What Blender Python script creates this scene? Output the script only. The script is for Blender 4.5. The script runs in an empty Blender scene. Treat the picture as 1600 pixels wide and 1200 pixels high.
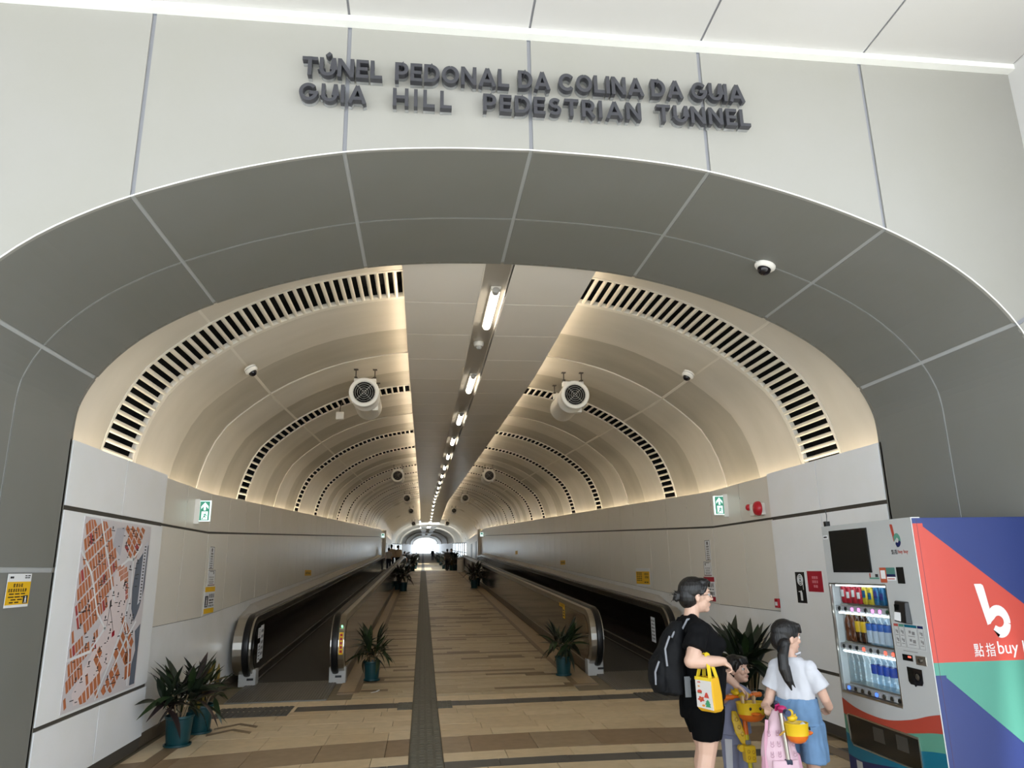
import bpy, math, random
from mathutils import Vector, Matrix
random.seed(7)
SC = bpy.context.scene
COL = SC.collection
PI = math.pi

# ------------------------------------------------------------------ camera, world, sun, exposure
def setup_camera():
    f, h = 1123.0, 1.62
    v1 = Vector((660-800, 892-600, f)); v2 = Vector((10075-800, 725-600, f))
    Y = v1.normalized(); X = (v2 - Y*v2.dot(Y)).normalized(); Z = Y.cross(X)
    if Z.y > 0: Z = -Z
    m = Matrix(((X.x, -X.y, -X.z, 0), (Y.x, -Y.y, -Y.z, 0), (Z.x, -Z.y, -Z.z, h), (0, 0, 0, 1)))
    cd = bpy.data.cameras.new('camera'); co = bpy.data.objects.new('camera', cd); COL.objects.link(co)
    cd.sensor_fit = 'HORIZONTAL'; cd.sensor_width = 36.0; cd.lens = 36.0*f/1600.0
    cd.clip_start = 0.05; cd.clip_end = 800
    co.matrix_world = m
    SC.camera = co
setup_camera()
W = bpy.data.worlds.new('sky'); SC.world = W; W.use_nodes = True
bg = W.node_tree.nodes['Background']; bg.inputs[0].default_value = (0.80, 0.90, 1.0, 1); bg.inputs[1].default_value = 4.5
sd = bpy.data.lights.new('sun', 'SUN'); so = bpy.data.objects.new('sun', sd); COL.objects.link(so)
sd.energy = 10.5; sd.angle = math.radians(2.0); sd.color = (1.0, 0.97, 0.93)
so.rotation_euler = Vector((-0.15, 0.44, -0.88)).to_track_quat('-Z', 'Y').to_euler()
vs = SC.view_settings
vs.view_transform = 'Standard'; vs.look = 'None'; vs.gamma = 1.0; vs.use_curve_mapping = False; vs.exposure = 0.0
SC.cycles.use_denoising = True
SC.cycles.max_bounces = 10; SC.cycles.diffuse_bounces = 6; SC.cycles.glossy_bounces = 4
SC.cycles.transparent_max_bounces = 12
SC.cycles.sample_clamp_indirect = 8.0

# ------------------------------------------------------------------ helpers
def lin(c):
    c /= 255.0
    return c/12.92 if c <= 0.04045 else ((c+0.055)/1.055)**2.4
ALB = 1.0      # paint and cloth colours below are given as seen; this brings them to reflectance
def rgb(r, g, b): return (lin(r)*ALB, lin(g)*ALB, lin(b)*ALB, 1.0)

MATS = {}
def mat(name, col, rough=0.5, metal=0.0, var=0.0, vscale=6.0, bump=0.0, bscale=60.0, emit=None, es=0.0, spec=0.5, trans=0.0, alpha=1.0, coat=0.0, stretch=None, ior=1.45):
    if name in MATS: return MATS[name]
    m = bpy.data.materials.new(name); m.use_nodes = True; MATS[name] = m
    nt = m.node_tree; b = nt.nodes['Principled BSDF']
    b.inputs['Base Color'].default_value = col; b.inputs['Roughness'].default_value = rough
    b.inputs['Metallic'].default_value = metal; b.inputs['Specular IOR Level'].default_value = spec
    b.inputs['IOR'].default_value = ior
    b.inputs['Transmission Weight'].default_value = trans; b.inputs['Alpha'].default_value = alpha
    b.inputs['Coat Weight'].default_value = coat
    if emit:
        b.inputs['Emission Color'].default_value = emit; b.inputs['Emission Strength'].default_value = es
    if var or bump:
        tc = nt.nodes.new('ShaderNodeNewGeometry'); mp = nt.nodes.new('ShaderNodeMapping')
        nt.links.new(tc.outputs['Position'], mp.inputs[0])
        if stretch: mp.inputs['Scale'].default_value = stretch
    if var:
        n = nt.nodes.new('ShaderNodeTexNoise'); n.inputs['Scale'].default_value = vscale; n.inputs['Detail'].default_value = 5.0
        nt.links.new(mp.outputs[0], n.inputs['Vector'])
        r = nt.nodes.new('ShaderNodeValToRGB')
        r.color_ramp.elements[0].position = 0.3; r.color_ramp.elements[1].position = 0.7
        k = 1.0-var
        r.color_ramp.elements[0].color = (col[0]*k, col[1]*k, col[2]*k*0.97, 1); r.color_ramp.elements[1].color = col
        nt.links.new(n.outputs['Fac'], r.inputs[0]); nt.links.new(r.outputs[0], b.inputs['Base Color'])
    if bump:
        n2 = nt.nodes.new('ShaderNodeTexNoise'); n2.inputs['Scale'].default_value = bscale; n2.inputs['Detail'].default_value = 3.0
        nt.links.new(mp.outputs[0], n2.inputs['Vector'])
        bp = nt.nodes.new('ShaderNodeBump'); bp.inputs['Strength'].default_value = bump; bp.inputs['Distance'].default_value = 0.01
        nt.links.new(n2.outputs['Fac'], bp.inputs['Height']); nt.links.new(bp.outputs[0], b.inputs['Normal'])
    return m

def glass_mat(name, tint=(0.95, 0.97, 0.97, 1), gl=0.12):
    m = bpy.data.materials.new(name); m.use_nodes = True; nt = m.node_tree; nt.nodes.clear()
    o = nt.nodes.new('ShaderNodeOutputMaterial'); mx = nt.nodes.new('ShaderNodeMixShader')
    t = nt.nodes.new('ShaderNodeBsdfTransparent'); g = nt.nodes.new('ShaderNodeBsdfGlossy')
    t.inputs[0].default_value = tint; g.inputs['Roughness'].default_value = 0.03
    mx.inputs[0].default_value = gl
    nt.links.new(t.outputs[0], mx.inputs[1]); nt.links.new(g.outputs[0], mx.inputs[2]); nt.links.new(mx.outputs[0], o.inputs[0])
    return m

class MB:
    def __init__(s): s.v = []; s.f = []; s.mi = []; s.sm = []
    def add(s, vs, fs, mi=0, sm=False):
        o = len(s.v); s.v.extend([tuple(v) for v in vs])
        for f in fs: s.f.append(tuple(i+o for i in f)); s.mi.append(mi); s.sm.append(sm)
        return s
    def box(s, x0, x1, y0, y1, z0, z1, mi=0):
        return s.hexa([(x0,y0,z0),(x1,y0,z0),(x1,y1,z0),(x0,y1,z0),(x0,y0,z1),(x1,y0,z1),(x1,y1,z1),(x0,y1,z1)], mi)
    def hexa(s, p, mi=0):
        return s.add(p, [(0,3,2,1),(4,5,6,7),(0,1,5,4),(1,2,6,5),(2,3,7,6),(3,0,4,7)], mi)
    def quad(s, a, b, c, d, mi=0): return s.add([a,b,c,d], [(0,1,2,3)], mi)
    def obox(s, c, h, M=None, mi=0):
        c = Vector(c); ps = []
        for z in (-1,1):
            for x, y in ((-1,-1),(1,-1),(1,1),(-1,1)):
                d = Vector((x*h[0], y*h[1], z*h[2])); ps.append(c + (M @ d if M else d))
        return s.hexa(ps, mi)
    def rings(s, rs, mi=0, sm=True, cap0=True, cap1=True, closed=True):
        n = len(rs[0]); vs = [p for r in rs for p in r]; fs = []
        for i in range(len(rs)-1):
            for j in range(n if closed else n-1):
                k = (j+1) % n
                fs.append((i*n+j, i*n+k, (i+1)*n+k, (i+1)*n+j))
        s.add(vs, fs, mi, sm)
        if cap0: s.add(rs[0], [tuple(reversed(range(n)))], mi, False)
        if cap1: s.add(rs[-1], [tuple(range(n))], mi, False)
        return s
    def cyl(s, p0, p1, r0, r1=None, n=12, mi=0, caps=True, sm=True):
        p0, p1 = Vector(p0), Vector(p1); r1 = r0 if r1 is None else r1
        d = (p1-p0).normalized(); u = d.orthogonal().normalized(); w = d.cross(u)
        cs = [(math.cos(2*PI*i/n), math.sin(2*PI*i/n)) for i in range(n)]
        return s.rings([[p0+(u*c+w*t)*r0 for c, t in cs], [p1+(u*c+w*t)*r1 for c, t in cs]], mi, sm, caps, caps)
    def tube(s, pts, r, n=8, mi=0, closed=False, caps=True):
        pts = [Vector(p) for p in pts]; m = len(pts); rs = []; pu = None
        for i, p in enumerate(pts):
            a = pts[(i-1) % m] if (closed or i > 0) else p; b = pts[(i+1) % m] if (closed or i < m-1) else p
            d = (b-a).normalized()
            u = d.orthogonal().normalized() if pu is None else (pu - d*pu.dot(d)).normalized()
            pu = u; w = d.cross(u); rr = r[i] if isinstance(r, (list, tuple)) else r
            rs.append([p+(u*math.cos(2*PI*k/n)+w*math.sin(2*PI*k/n))*rr for k in range(n)])
        if closed: rs.append(rs[0])
        return s.rings(rs, mi, True, caps and not closed, caps and not closed)
    def ell(s, c, r, M=None, nu=16, nv=10, mi=0):
        c = Vector(c); rs = []
        for i in range(1, nv):
            a = PI*i/nv; ring = []
            for j in range(nu):
                b = 2*PI*j/nu
                d = Vector((r[0]*math.sin(a)*math.cos(b), r[1]*math.sin(a)*math.sin(b), -r[2]*math.cos(a)))
                ring.append(c + (M @ d if M else d))
            rs.append(ring)
        s.rings(rs, mi, True, False, False)
        n = nu
        for ring, z, fl in ((rs[0], -1, True), (rs[-1], 1, False)):
            d = Vector((0, 0, z*r[2])); t = c + (M @ d if M else d)
            s.add(list(ring)+[t], [((j, n, (j+1) % n) if fl else (j, (j+1) % n, n)) for j in range(n)], mi, True)
        return s
    def lathe(s, prof, c=(0,0,0), n=16, mi=0, sm=True, cap0=True, cap1=True, sx=1.0, sy=1.0):
        c = Vector(c)
        return s.rings([[c+Vector((r*sx*math.cos(2*PI*j/n), r*sy*math.sin(2*PI*j/n), z)) for j in range(n)] for r, z in prof], mi, sm, cap0, cap1)
    def prism(s, poly, fr, depth, mi=0, sm=False):
        o, ax, ay = [Vector(q) for q in fr]; d = Vector(depth)
        a = [o+ax*p[0]+ay*p[1] for p in poly]; b = [p+d for p in a]; n = len(poly)
        s.add(a+b, [(i, (i+1) % n, n+(i+1) % n, n+i) for i in range(n)], mi, sm)
        s.add(a, [tuple(reversed(range(n)))], mi); s.add(b, [tuple(range(n))], mi)
        return s
    def band(s, pts, w, fr, depth, mi=0):
        L = []; R = []; m = len(pts)
        for i, p in enumerate(pts):
            a = pts[max(0, i-1)]; b = pts[min(m-1, i+1)]
            dx, dy = b[0]-a[0], b[1]-a[1]; l = math.hypot(dx, dy) or 1
            ww = w[i] if isinstance(w, (list, tuple)) else w
            if 0 < i < m-1:
                ax_, ay_ = p[0]-a[0], p[1]-a[1]; la = math.hypot(ax_, ay_) or 1
                cosv = (ax_*dx+ay_*dy)/(la*l); ww = ww/max(0.5, cosv)
            nx, ny = -dy/l*ww/2, dx/l*ww/2
            L.append((p[0]+nx, p[1]+ny)); R.append((p[0]-nx, p[1]-ny))
        o, ax, ay = [Vector(q) for q in fr]; d = Vector(depth)
        P = lambda q: o+ax*q[0]+ay*q[1]
        s.rings([[P(L[i]), P(R[i]), P(R[i])+d, P(L[i])+d] for i in range(m)], mi, False)
        return s
    def mesh(s, me, M, mi=0):
        return s.add([M @ v.co for v in me.vertices], [tuple(p.vertices) for p in me.polygons], mi)
    def data(s, name, mats, off=(0,0,0), recalc=True):
        me = bpy.data.meshes.new(name)
        ox, oy, oz = off
        me.from_pydata([(a-ox, b-oy, c-oz) for a, b, c in s.v], [], s.f)
        for m in (mats if isinstance(mats, (list, tuple)) else [mats]): me.materials.append(m)
        me.polygons.foreach_set('material_index', s.mi); me.polygons.foreach_set('use_smooth', s.sm)
        me.update()
        if recalc:
            import bmesh
            b = bmesh.new(); b.from_mesh(me); bmesh.ops.remove_doubles(b, verts=b.verts, dist=1e-6)
            bmesh.ops.recalc_face_normals(b, faces=b.faces); b.to_mesh(me); b.free()
        if any(s.sm): me.set_sharp_from_angle(angle=math.radians(38))
        return me
    def build(s, name, mats, parent=None, kind=None, local=False, bevel=0.0, off=None, label=None):
        if off is None: off = wloc(parent) if (parent and not local) else (0, 0, 0)
        o = bpy.data.objects.new(name, s.data(name, mats, off)); COL.objects.link(o)
        if parent: o.parent = parent
        if kind: o['kind'] = kind
        if label: o['label'] = label
        if bevel:
            md = o.modifiers.new('bevel', 'BEVEL'); md.width = bevel; md.segments = 2; md.limit_method = 'ANGLE'
        return o
def wloc(o):
    v = Vector((0,0,0))
    while o: v += o.location; o = o.parent
    return v
def place(name, me, parent, loc, rot=None, scale=None):
    o = bpy.data.objects.new(name, me); COL.objects.link(o)
    if parent: o.parent = parent; loc = Vector(loc)-wloc(parent)
    o.location = loc
    if rot: o.rotation_euler = rot
    if scale: o.scale = scale
    return o
def tag(o, label, cat=None, group=None, kind=None):
    o['label'] = label
    if cat: o['category'] = cat
    if group: o['group'] = group
    if kind: o['kind'] = kind
    return o
def thing(name, loc, label, cat, group=None, rz=0.0):
    o = bpy.data.objects.new(name, None); COL.objects.link(o); o.location = loc; o.rotation_euler = (0, 0, rz)
    o.empty_display_size = 0.1
    return tag(o, label, cat, group)
def struct(name, loc, label):
    o = bpy.data.objects.new(name, None); COL.objects.link(o); o.location = loc
    o['kind'] = 'structure'; o['label'] = label
    return o
def dup(root, loc, label=None, group=None, scale=None):
    def cp(o, par):
        c = o.copy(); COL.objects.link(c); c.parent = par
        for ch in o.children: cp(ch, c)
        return c
    r = cp(root, None); r.location = loc
    if label: r['label'] = label
    if group: r['group'] = group
    if scale: r.scale = scale
    return r
_txt = {}
def text_mesh(s, bold=0.0):
    k = (s, bold)
    if k in _txt: return _txt[k]
    cu = bpy.data.curves.new('t', 'FONT'); cu.body = s; cu.size = 1.0; cu.extrude = 0.02; cu.offset = bold; cu.resolution_u = 3
    o = bpy.data.objects.new('t', cu); COL.objects.link(o)
    me = bpy.data.meshes.new_from_object(o.evaluated_get(bpy.context.evaluated_depsgraph_get()))
    bpy.data.objects.remove(o); bpy.data.curves.remove(cu)
    _txt[k] = me
    return me
def text_into(mb, s, o, ax, ay, h, width=None, mi=0, bold=0.0, th=0.001):
    """flat lettering: s starts at o, runs along ax, capital height h along ay; squeezed to width if given"""
    me = text_mesh(s, bold)
    xs = [v.co.x for v in me.vertices]; 
    if not xs: return
    w = max(xs)-min(xs); k = h/0.73
    kx = width/w if width else k
    o = Vector(o); ax = Vector(ax); ay = Vector(ay); n = ax.cross(ay)
    x0 = min(xs)
    vs = [o+ax*((v.co.x-x0)*kx)+ay*(v.co.y*k)+n*(th if v.co.z > 0 else 0) for v in me.vertices]
    mb.add(vs, [tuple(p.vertices) for p in me.polygons], mi)

# ground line of the passage: level to 9.75, a ramp to 47, level to 68, a gentler ramp to the far mouth
YK, Y2, Y3 = 9.75, 47.0, 68.0
def gz(y):
    if y < YK: return 0.0
    if y < Y2: return 0.0432*(y-YK)
    if y < Y3: return 1.609
    return 1.609+0.0335*(y-Y3)
def ysteps(y0, y1):
    return [y0]+[k for k in (YK, Y2, Y3) if y0+1e-4 < k < y1-1e-4]+[y1]
def loft(mb, prof, y0, y1, mi=0, sm=False, closed=True, caps=True):
    """extrude an (x, z) outline along the passage, following its slope"""
    return mb.rings([[(x, y, z+gz(y)) for x, z in prof] for y in ysteps(y0, y1)], mi, sm, caps, caps, closed)
def rect(x0, x1, z0, z1): return [(x0,z0),(x1,z0),(x1,z1),(x0,z1)]

def catmull(pts, n=6):
    out = []
    P = [pts[0]]+list(pts)+[pts[-1]]
    for i in range(1, len(P)-2):
        for k in range(n):
            t = k/n; a, b, c, d = P[i-1], P[i], P[i+1], P[i+2]
            out.append(tuple(0.5*((2*b[j])+(-a[j]+c[j])*t+(2*a[j]-5*b[j]+4*c[j]-d[j])*t*t+(-a[j]+3*b[j]-3*c[j]+d[j])*t**3) for j in (0,1)))
    out.append(tuple(pts[-1]))
    return out
class Prof:
    """arch outline by arc length"""
    def __init__(s, half, cx, n=5):
        L = catmull(half, n); pts = [(-x, z) for x, z in L]+[(x, z) for x, z in reversed(L[:-1])]
        s.p = [(x+cx, z) for x, z in pts]; s.l = [0.0]
        for a, b in zip(s.p, s.p[1:]): s.l.append(s.l[-1]+math.hypot(b[0]-a[0], b[1]-a[1]))
        s.L = s.l[-1]
    def at(s, d, off=0.0):
        d = min(max(d, 0.0), s.L); i = 0
        while i < len(s.l)-2 and s.l[i+1] < d: i += 1
        a, b = s.p[i], s.p[i+1]; t = (d-s.l[i])/(s.l[i+1]-s.l[i]); dx, dz = b[0]-a[0], b[1]-a[1]; q = math.hypot(dx, dz)
        return (a[0]+dx*t-dz/q*off, a[1]+dz*t+dx/q*off)
    def find_x(s, x, right=False):
        rng = range(len(s.p)-1)
        for i in rng:
            a, b = s.p[i], s.p[i+1]
            if a[0] <= x <= b[0] and b[0]-a[0] > 1e-9: return s.l[i]+(x-a[0])/(b[0]-a[0])*(s.l[i+1]-s.l[i])
        return s.L if right else 0.0
    def span(s, d0, d1, n, off=0.0): return [s.at(d0+(d1-d0)*i/n, off) for i in range(n+1)]
CX = 0.645
SOF = Prof([(3.33,2.645),(3.33,2.75),(3.31,2.92),(3.21,3.14),(3.02,3.37),(2.76,3.575),(2.37,3.783),(1.8,3.99),(1.17,4.142),(0.6,4.205),(0,4.226)], CX)
VAU = Prof([(3.47,2.40),(3.47,2.60),(3.45,2.76),(3.41,2.90),(3.36,3.07),(3.26,3.29),(3.13,3.48),(2.80,3.77),(2.38,4.045),(1.73,4.32),(0.9,4.485),(0,4.54)], CX)
# ------------------------------------------------------------------ materials
M_FASCIA = mat('fascia_paint', rgb(149,147,142), 0.45, var=0.03, vscale=1.5)
M_FJOINT = mat('fascia_joint', rgb(134,135,141), 0.5)
M_SOFFIT = mat('soffit_grey', rgb(119,119,115), 0.42, var=0.04, vscale=2.0)
M_SJOINT = mat('soffit_joint', rgb(170,172,172), 0.5)
M_WHITE = mat('white_paint', rgb(236,236,232), 0.5)
M_CANOPY = mat('canopy_white', rgb(196,194,193), 0.6, var=0.03, vscale=0.8)
M_WALL = mat('enamel_panel', rgb(222,217,208), 0.28, var=0.035, vscale=1.2)
M_WALLB = mat('enamel_panel_white', rgb(238,239,242), 0.25, var=0.04, vscale=2.2)
M_DADO = mat('dado_white', rgb(232,232,232), 0.3, var=0.08, vscale=2.5)
M_BAND = mat('dark_recess', rgb(70,66,60), 0.5)
M_DARK = mat('void_black', rgb(6,6,6), 0.9)
M_SUB = mat('substrate', rgb(120,116,108), 0.8)
M_VAULT = mat('vault_white', rgb(217,210,198), 0.38, var=0.15, vscale=1.3, stretch=(0.5,1.6,0.6))
M_VAULT2 = mat('vault_perforated', rgb(190,183,169), 0.45, var=0.22, vscale=1.4, stretch=(0.5,1.6,0.6))
M_VJ = mat('vault_joint', rgb(226,220,208), 0.4)
M_ROD = mat('grille_rod', rgb(224,217,203), 0.35)
M_CPAN = mat('ceiling_panel', rgb(238,232,224), 0.25, var=0.03, vscale=0.7)
M_TROUGH = mat('trough_satin', rgb(186,180,170), 0.35, metal=0.15)
M_TUBE = mat('tube_glow', rgb(255,250,240), 0.4, emit=(1.0,0.93,0.80,1), es=14.0)
M_COVE = mat('cove_led', rgb(255,240,210), 0.4, emit=(1.0,0.85,0.62,1), es=30.0)
M_COVE2 = mat('cove_led_top', rgb(255,240,210), 0.4, emit=(1.0,0.87,0.68,1), es=18.0)
M_PLINTH = mat('plinth_stone', rgb(98,86,72), 0.55, var=0.25, vscale=5)
M_GROUT = mat('floor_grout', rgb(122,110,90), 0.8, var=0.1, vscale=8)
def stone(name, c, var=0.14, rough=0.42):
    return mat(name, c, rough, var=var, vscale=9.0, bump=0.05, bscale=90.0)
M_PAVE = [stone('paver_beige', rgb(183,165,134)), stone('paver_beige_dark', rgb(176,157,125)), stone('paver_beige_pale', rgb(190,173,143))]
M_PAVE_LIT = [stone('paver_beige_lit', rgb(208,186,151)), stone('paver_beige_dark_lit', rgb(201,178,143)), stone('paver_beige_pale_lit', rgb(212,191,158))]  # the beige pavers again, daylight at the entrance painted in as lighter colour
M_BROWN = [stone('paver_brown', rgb(152,130,103), 0.2), stone('paver_brown_dark', rgb(143,118,90), 0.22)]
M_PDARK = stone('paver_charcoal', rgb(82,78,74), 0.15)
M_HAZ = mat('warning_charcoal', rgb(84,80,74), 0.8)
M_STRIP = stone('strip_brown', rgb(124,102,74), 0.12)
M_TACT = mat('tactile_grey', rgb(96,93,82), 0.55, var=0.12, vscale=20)
M_KERB = stone('kerb_stone', rgb(170,146,112), 0.14)
M_STEEL = mat('brushed_steel', rgb(190,186,178), 0.28, metal=1.0)
M_STEELD = mat('dark_steel', rgb(90,84,76), 0.35, metal=0.8)
M_RUB = mat('black_rubber', rgb(16,16,17), 0.35)
M_BRONZE = mat('bronze_panel', rgb(74,62,50), 0.12, metal=0.75)
M_BLACKP = mat('black_panel', rgb(26,23,21), 0.16, metal=0.2)
M_BELT = mat('belt_dark', rgb(46,44,42), 0.6)
M_COMB = mat('comb_plate', rgb(122,119,112), 0.5, metal=0.25)
M_GREYBOX = mat('grey_casing', rgb(168,166,162), 0.5)
M_PLAST = mat('white_plastic', rgb(232,229,222), 0.4)
M_LENS = mat('dome_lens', rgb(22,18,22), 0.08)
M_PLAZA = mat('plaza_stone', rgb(204,202,196), 0.7, var=0.1, vscale=1.0)
M_GLASS = glass_mat('clear_glass')
M_SIGNY = mat('sign_yellow', rgb(226,178,28), 0.5)
M_SIGNW = mat('sign_white', rgb(225,226,228), 0.5)
M_SIGNR = mat('sign_red', rgb(164,24,44), 0.5)
M_INK = mat('ink_black', rgb(34,32,34), 0.6)
M_INKG = mat('ink_grey', rgb(120,118,118), 0.6)

# ------------------------------------------------------------------ outside: plaza, canopy, side wall
mb = MB(); mb.box(-40, 40, -60, 3.2, -0.3, -0.012)
o = mb.build('ground', M_PLAZA, kind='structure'); o['label'] = 'open plaza in front of the tunnel mouth'
XJ = [-1.725, -0.516, 0.66, 1.843, 3.035]
can = struct('ceiling', (0, 4.0, 5.1), 'white panelled canopy over the tunnel entrance')
def czc(y): return 5.095+0.05*(4.05-y)
mb = MB(); mb.hexa([(-9,-4.5,czc(-4.5)+.008),(4.3,-4.5,czc(-4.5)+.008),(4.3,4.2,czc(4.2)+.008),(-9,4.2,czc(4.2)+.008),(-9,-4.5,czc(-4.5)+.2),(4.3,-4.5,czc(-4.5)+.2),(4.3,4.2,czc(4.2)+.2),(-9,4.2,czc(4.2)+.2)])
mb.build('canopy_slab', M_FJOINT, can)
xs = [-9, -5.35, -4.14, -2.93]+XJ+[4.2]
for a, b in zip(xs, xs[1:]):
    for y0, y1 in ((-4.5, -0.5), (-0.49, 4.03)):
        mb = MB(); mb.hexa([(a+.008,y0,czc(y0)),(b-.008,y0,czc(y0)),(b-.008,y1,czc(y1)),(a+.008,y1,czc(y1)),(a+.008,y0,czc(y0)+.0075),(b-.008,y0,czc(y0)+.0075),(b-.008,y1,czc(y1)+.0075),(a+.008,y1,czc(y1)+.0075)])
        mb.build('canopy_panel', M_CANOPY, can)
mb = MB(); mb.box(-9, 4.2, 3.985, 4.05, 5.058, 5.10)
mb.build('edge_trim', M_WHITE, can)
mb = MB(); mb.box(4.2, 4.4, 2.7, 4.05, -.02, 5.4)
o = mb.build('wall_right_side', M_CANOPY, kind='structure'); o.name = 'wall_east'; o['label'] = 'white side wall at the right end of the fascia'

# ------------------------------------------------------------------ fascia with the arched opening
fas = struct('wall_front', (CX, 4.05, 0), 'pale fascia wall around the arched tunnel mouth')
def arcpts(x0, x1, n=14):
    d0, d1 = SOF.find_x(x0), SOF.find_x(x1, True)
    return SOF.span(d0, d1, n, -.004)
FY = 4.05
dl, dr = SOF.find_x(CX-3.215), SOF.find_x(CX+3.215)
pl, pr = SOF.at(dl), SOF.at(dr)
def fprism(poly, y0, y1, name, m, par=fas):
    MB().prism([(x, z) for x, z in poly], ((0,y0,0),(1,0,0),(0,0,1)), (0, y1-y0, 0)).build(name, m, par)
TOP = 5.058
# backing (joints show it)
bk = [(-9,TOP),(-9,0)]+[(CX-3.345,0)]+SOF.span(0, SOF.L, 60, .015)+[(CX+3.345,0),(4.2,0),(4.2,TOP)]
fprism(bk, FY+.012, FY+.05, 'fascia_backing', M_FJOINT)
g = .013
for a, b in zip(XJ, XJ[1:]):
    fprism([(a+g,TOP)]+arcpts(a+g, b-g)+[(b-g,TOP)], FY, FY+.02, 'fascia_panel', M_FASCIA)
left = SOF.span(dl, SOF.find_x(XJ[0]-g), 14, -.004)
fprism([(-9,TOP),(-9,pl[1]+1.7)]+left+[(XJ[0]-g,TOP)], FY, FY+.02, 'fascia_panel', M_FASCIA)
low = [(CX-3.33,0)]+SOF.span(0, dl-.02, 12)
fprism([(-9,pl[1]+1.67),(-9,0)]+low, FY, FY+.02, 'fascia_panel', M_FASCIA)
right = SOF.span(SOF.find_x(XJ[-1]+g), dr-.005, 14, -.004)
fprism([(XJ[-1]+g,TOP)]+right+[(4.2,pr[1]+.21),(4.2,TOP)], FY, FY+.02, 'fascia_panel', M_FASCIA)
fprism([(4.2,pr[1]+.18)]+SOF.span(dr+.022, SOF.L, 10)+[(CX+3.33,0),(4.2,0)], FY, FY+.02, 'fascia_panel', M_FASCIA)
pts = [(CX-3.33,FY-.004,0)]+[(x,FY-.004,z) for x, z in SOF.span(0, SOF.L, 70)]+[(CX+3.33,FY-.004,0)]
MB().tube(pts, .0042, 6).build('edge_highlight', M_WHITE, fas)  # thin white line standing in for light caught along the fascia edge

# ------------------------------------------------------------------ grey reveal of the portal
sof = struct('trim_1', (CX, 4.9, 0), 'dark grey lining of the arched portal')
Y0, Y1, YM = 4.06, 5.83, 4.99
full = [(CX-3.33,0)]+SOF.span(0, SOF.L, 60)+[(CX+3.33,0)]
def offs(P, o):
    out = []
    for i, p in enumerate(P):
        a, b = P[max(0,i-1)], P[min(len(P)-1,i+1)]; dx, dz = b[0]-a[0], b[1]-a[1]; q = math.hypot(dx,dz)
        out.append((p[0]-dz/q*o, p[1]+dx/q*o))
    return out
def shell(P, y0, y1, o0, o1, name, m, par, kind=None, slope=False):
    A, B = offs(P, o0), offs(P, o1); out = A+B[::-1]
    mb = MB()
    if slope: loft(mb, out, y0, y1)
    else: mb.rings([[(x,y,z) for x, z in out] for y in (y0,y1)], 0, False)
    return mb.build(name, m, par, kind)
shell(full, 4.072, 5.80, .008, .05, 'lining_backing', M_SJOINT, sof)
cuts = [dl]+[SOF.find_x(x) for x in XJ]+[dr]
segs = []
prev = None
gg = .014
marks = [-1]+cuts+[-2]
for i in range(len(marks)-1):
    a, b = marks[i], marks[i+1]
    if a == -1: P = [(CX-3.33,1.69)]+SOF.span(0, b-gg, 10)
    elif b == -2: P = SOF.span(a+gg, SOF.L, 10)+[(CX+3.33,1.69)]
    else: P = SOF.span(a+gg, b-gg, 10)
    segs.append(P)
segs += [[(CX-3.33,0),(CX-3.33,1.655)], [(CX+3.33,1.655),(CX+3.33,0)]]
for P in segs:
    for y0, y1 in ((Y0, YM-.010), (YM+.010, Y1)):
        shell(P, y0, y1, 0, .02, 'lining_panel', M_SOFFIT, sof)
# closing ring between the portal lining and the vault behind it
ring = [(CX-3.33,0)]+SOF.span(0, SOF.L, 60)+[(CX+3.33,0)]
outer = [(5.2,0),(5.2,5.09),(-3.9,5.09),(-3.9,0)]
MB().prism(ring+outer, ((0,5.815,0),(1,0,0),(0,0,1)), (0,-.02,0)).build('closing_ring', M_SUB, sof)

# ------------------------------------------------------------------ floor
flo = struct('floor', (CX, 8.0, 0), 'beige stone floor of the entrance and the ramped passage')
mb = MB(); loft(mb, rect(-3.3, 4.7, -.3, -.012), 3.0, 222)
mb.build('floor_bed', M_GROUT, flo)
TX0, TX1 = -.095, .205
ARC = lambda x: -.036*(x-1.2)**2
def paver(x0, x1, y0, y1, m, name='paver', arc=0, gap=.003, top=0.0, out=None, skew=None):
    def Yc(x, y): return y + (ARC(x) if arc else 0)
    x0 += gap; x1 -= gap; y0 += gap; y1 -= gap
    b = [(x0,Yc(x0,y0)),(x1,Yc(x1,y0)),(x1,Yc(x1,y1)),(x0,Yc(x0,y1))]
    t = top + random.uniform(-.0012, .0012)
    ps = [(x,y,gz(y)-.011) for x, y in b]+[(x,y,gz(y)+t) for x, y in b]
    if out is not None: out.hexa(ps, m); return
    cx, cy = (x0+x1)/2, (y0+y1)/2
    o = MB().hexa(ps).build(name, m, flo)
    return o
rows = [(6.12,6.42,0,.6,0),(6.42,6.72,0,.6,1),(6.72,6.97,2,.62,1),(6.97,7.27,0,.6,1),(7.27,7.95,1,.62,1)]
y = 7.95
while y < 9.3: rows.append((y, y+.292, 0, .6, 2 if y == 7.95 else 0)); y += .292
rows.append((y, 9.62, 0, .6, 0))
rows.append((9.62, 9.92, 2, .6, 0))
rows.append((9.92, 10.22, 0, .6, 0))
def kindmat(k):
    if k == 0: return random.choice(M_PAVE_LIT)
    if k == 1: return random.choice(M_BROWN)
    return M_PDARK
far = MB()
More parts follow.
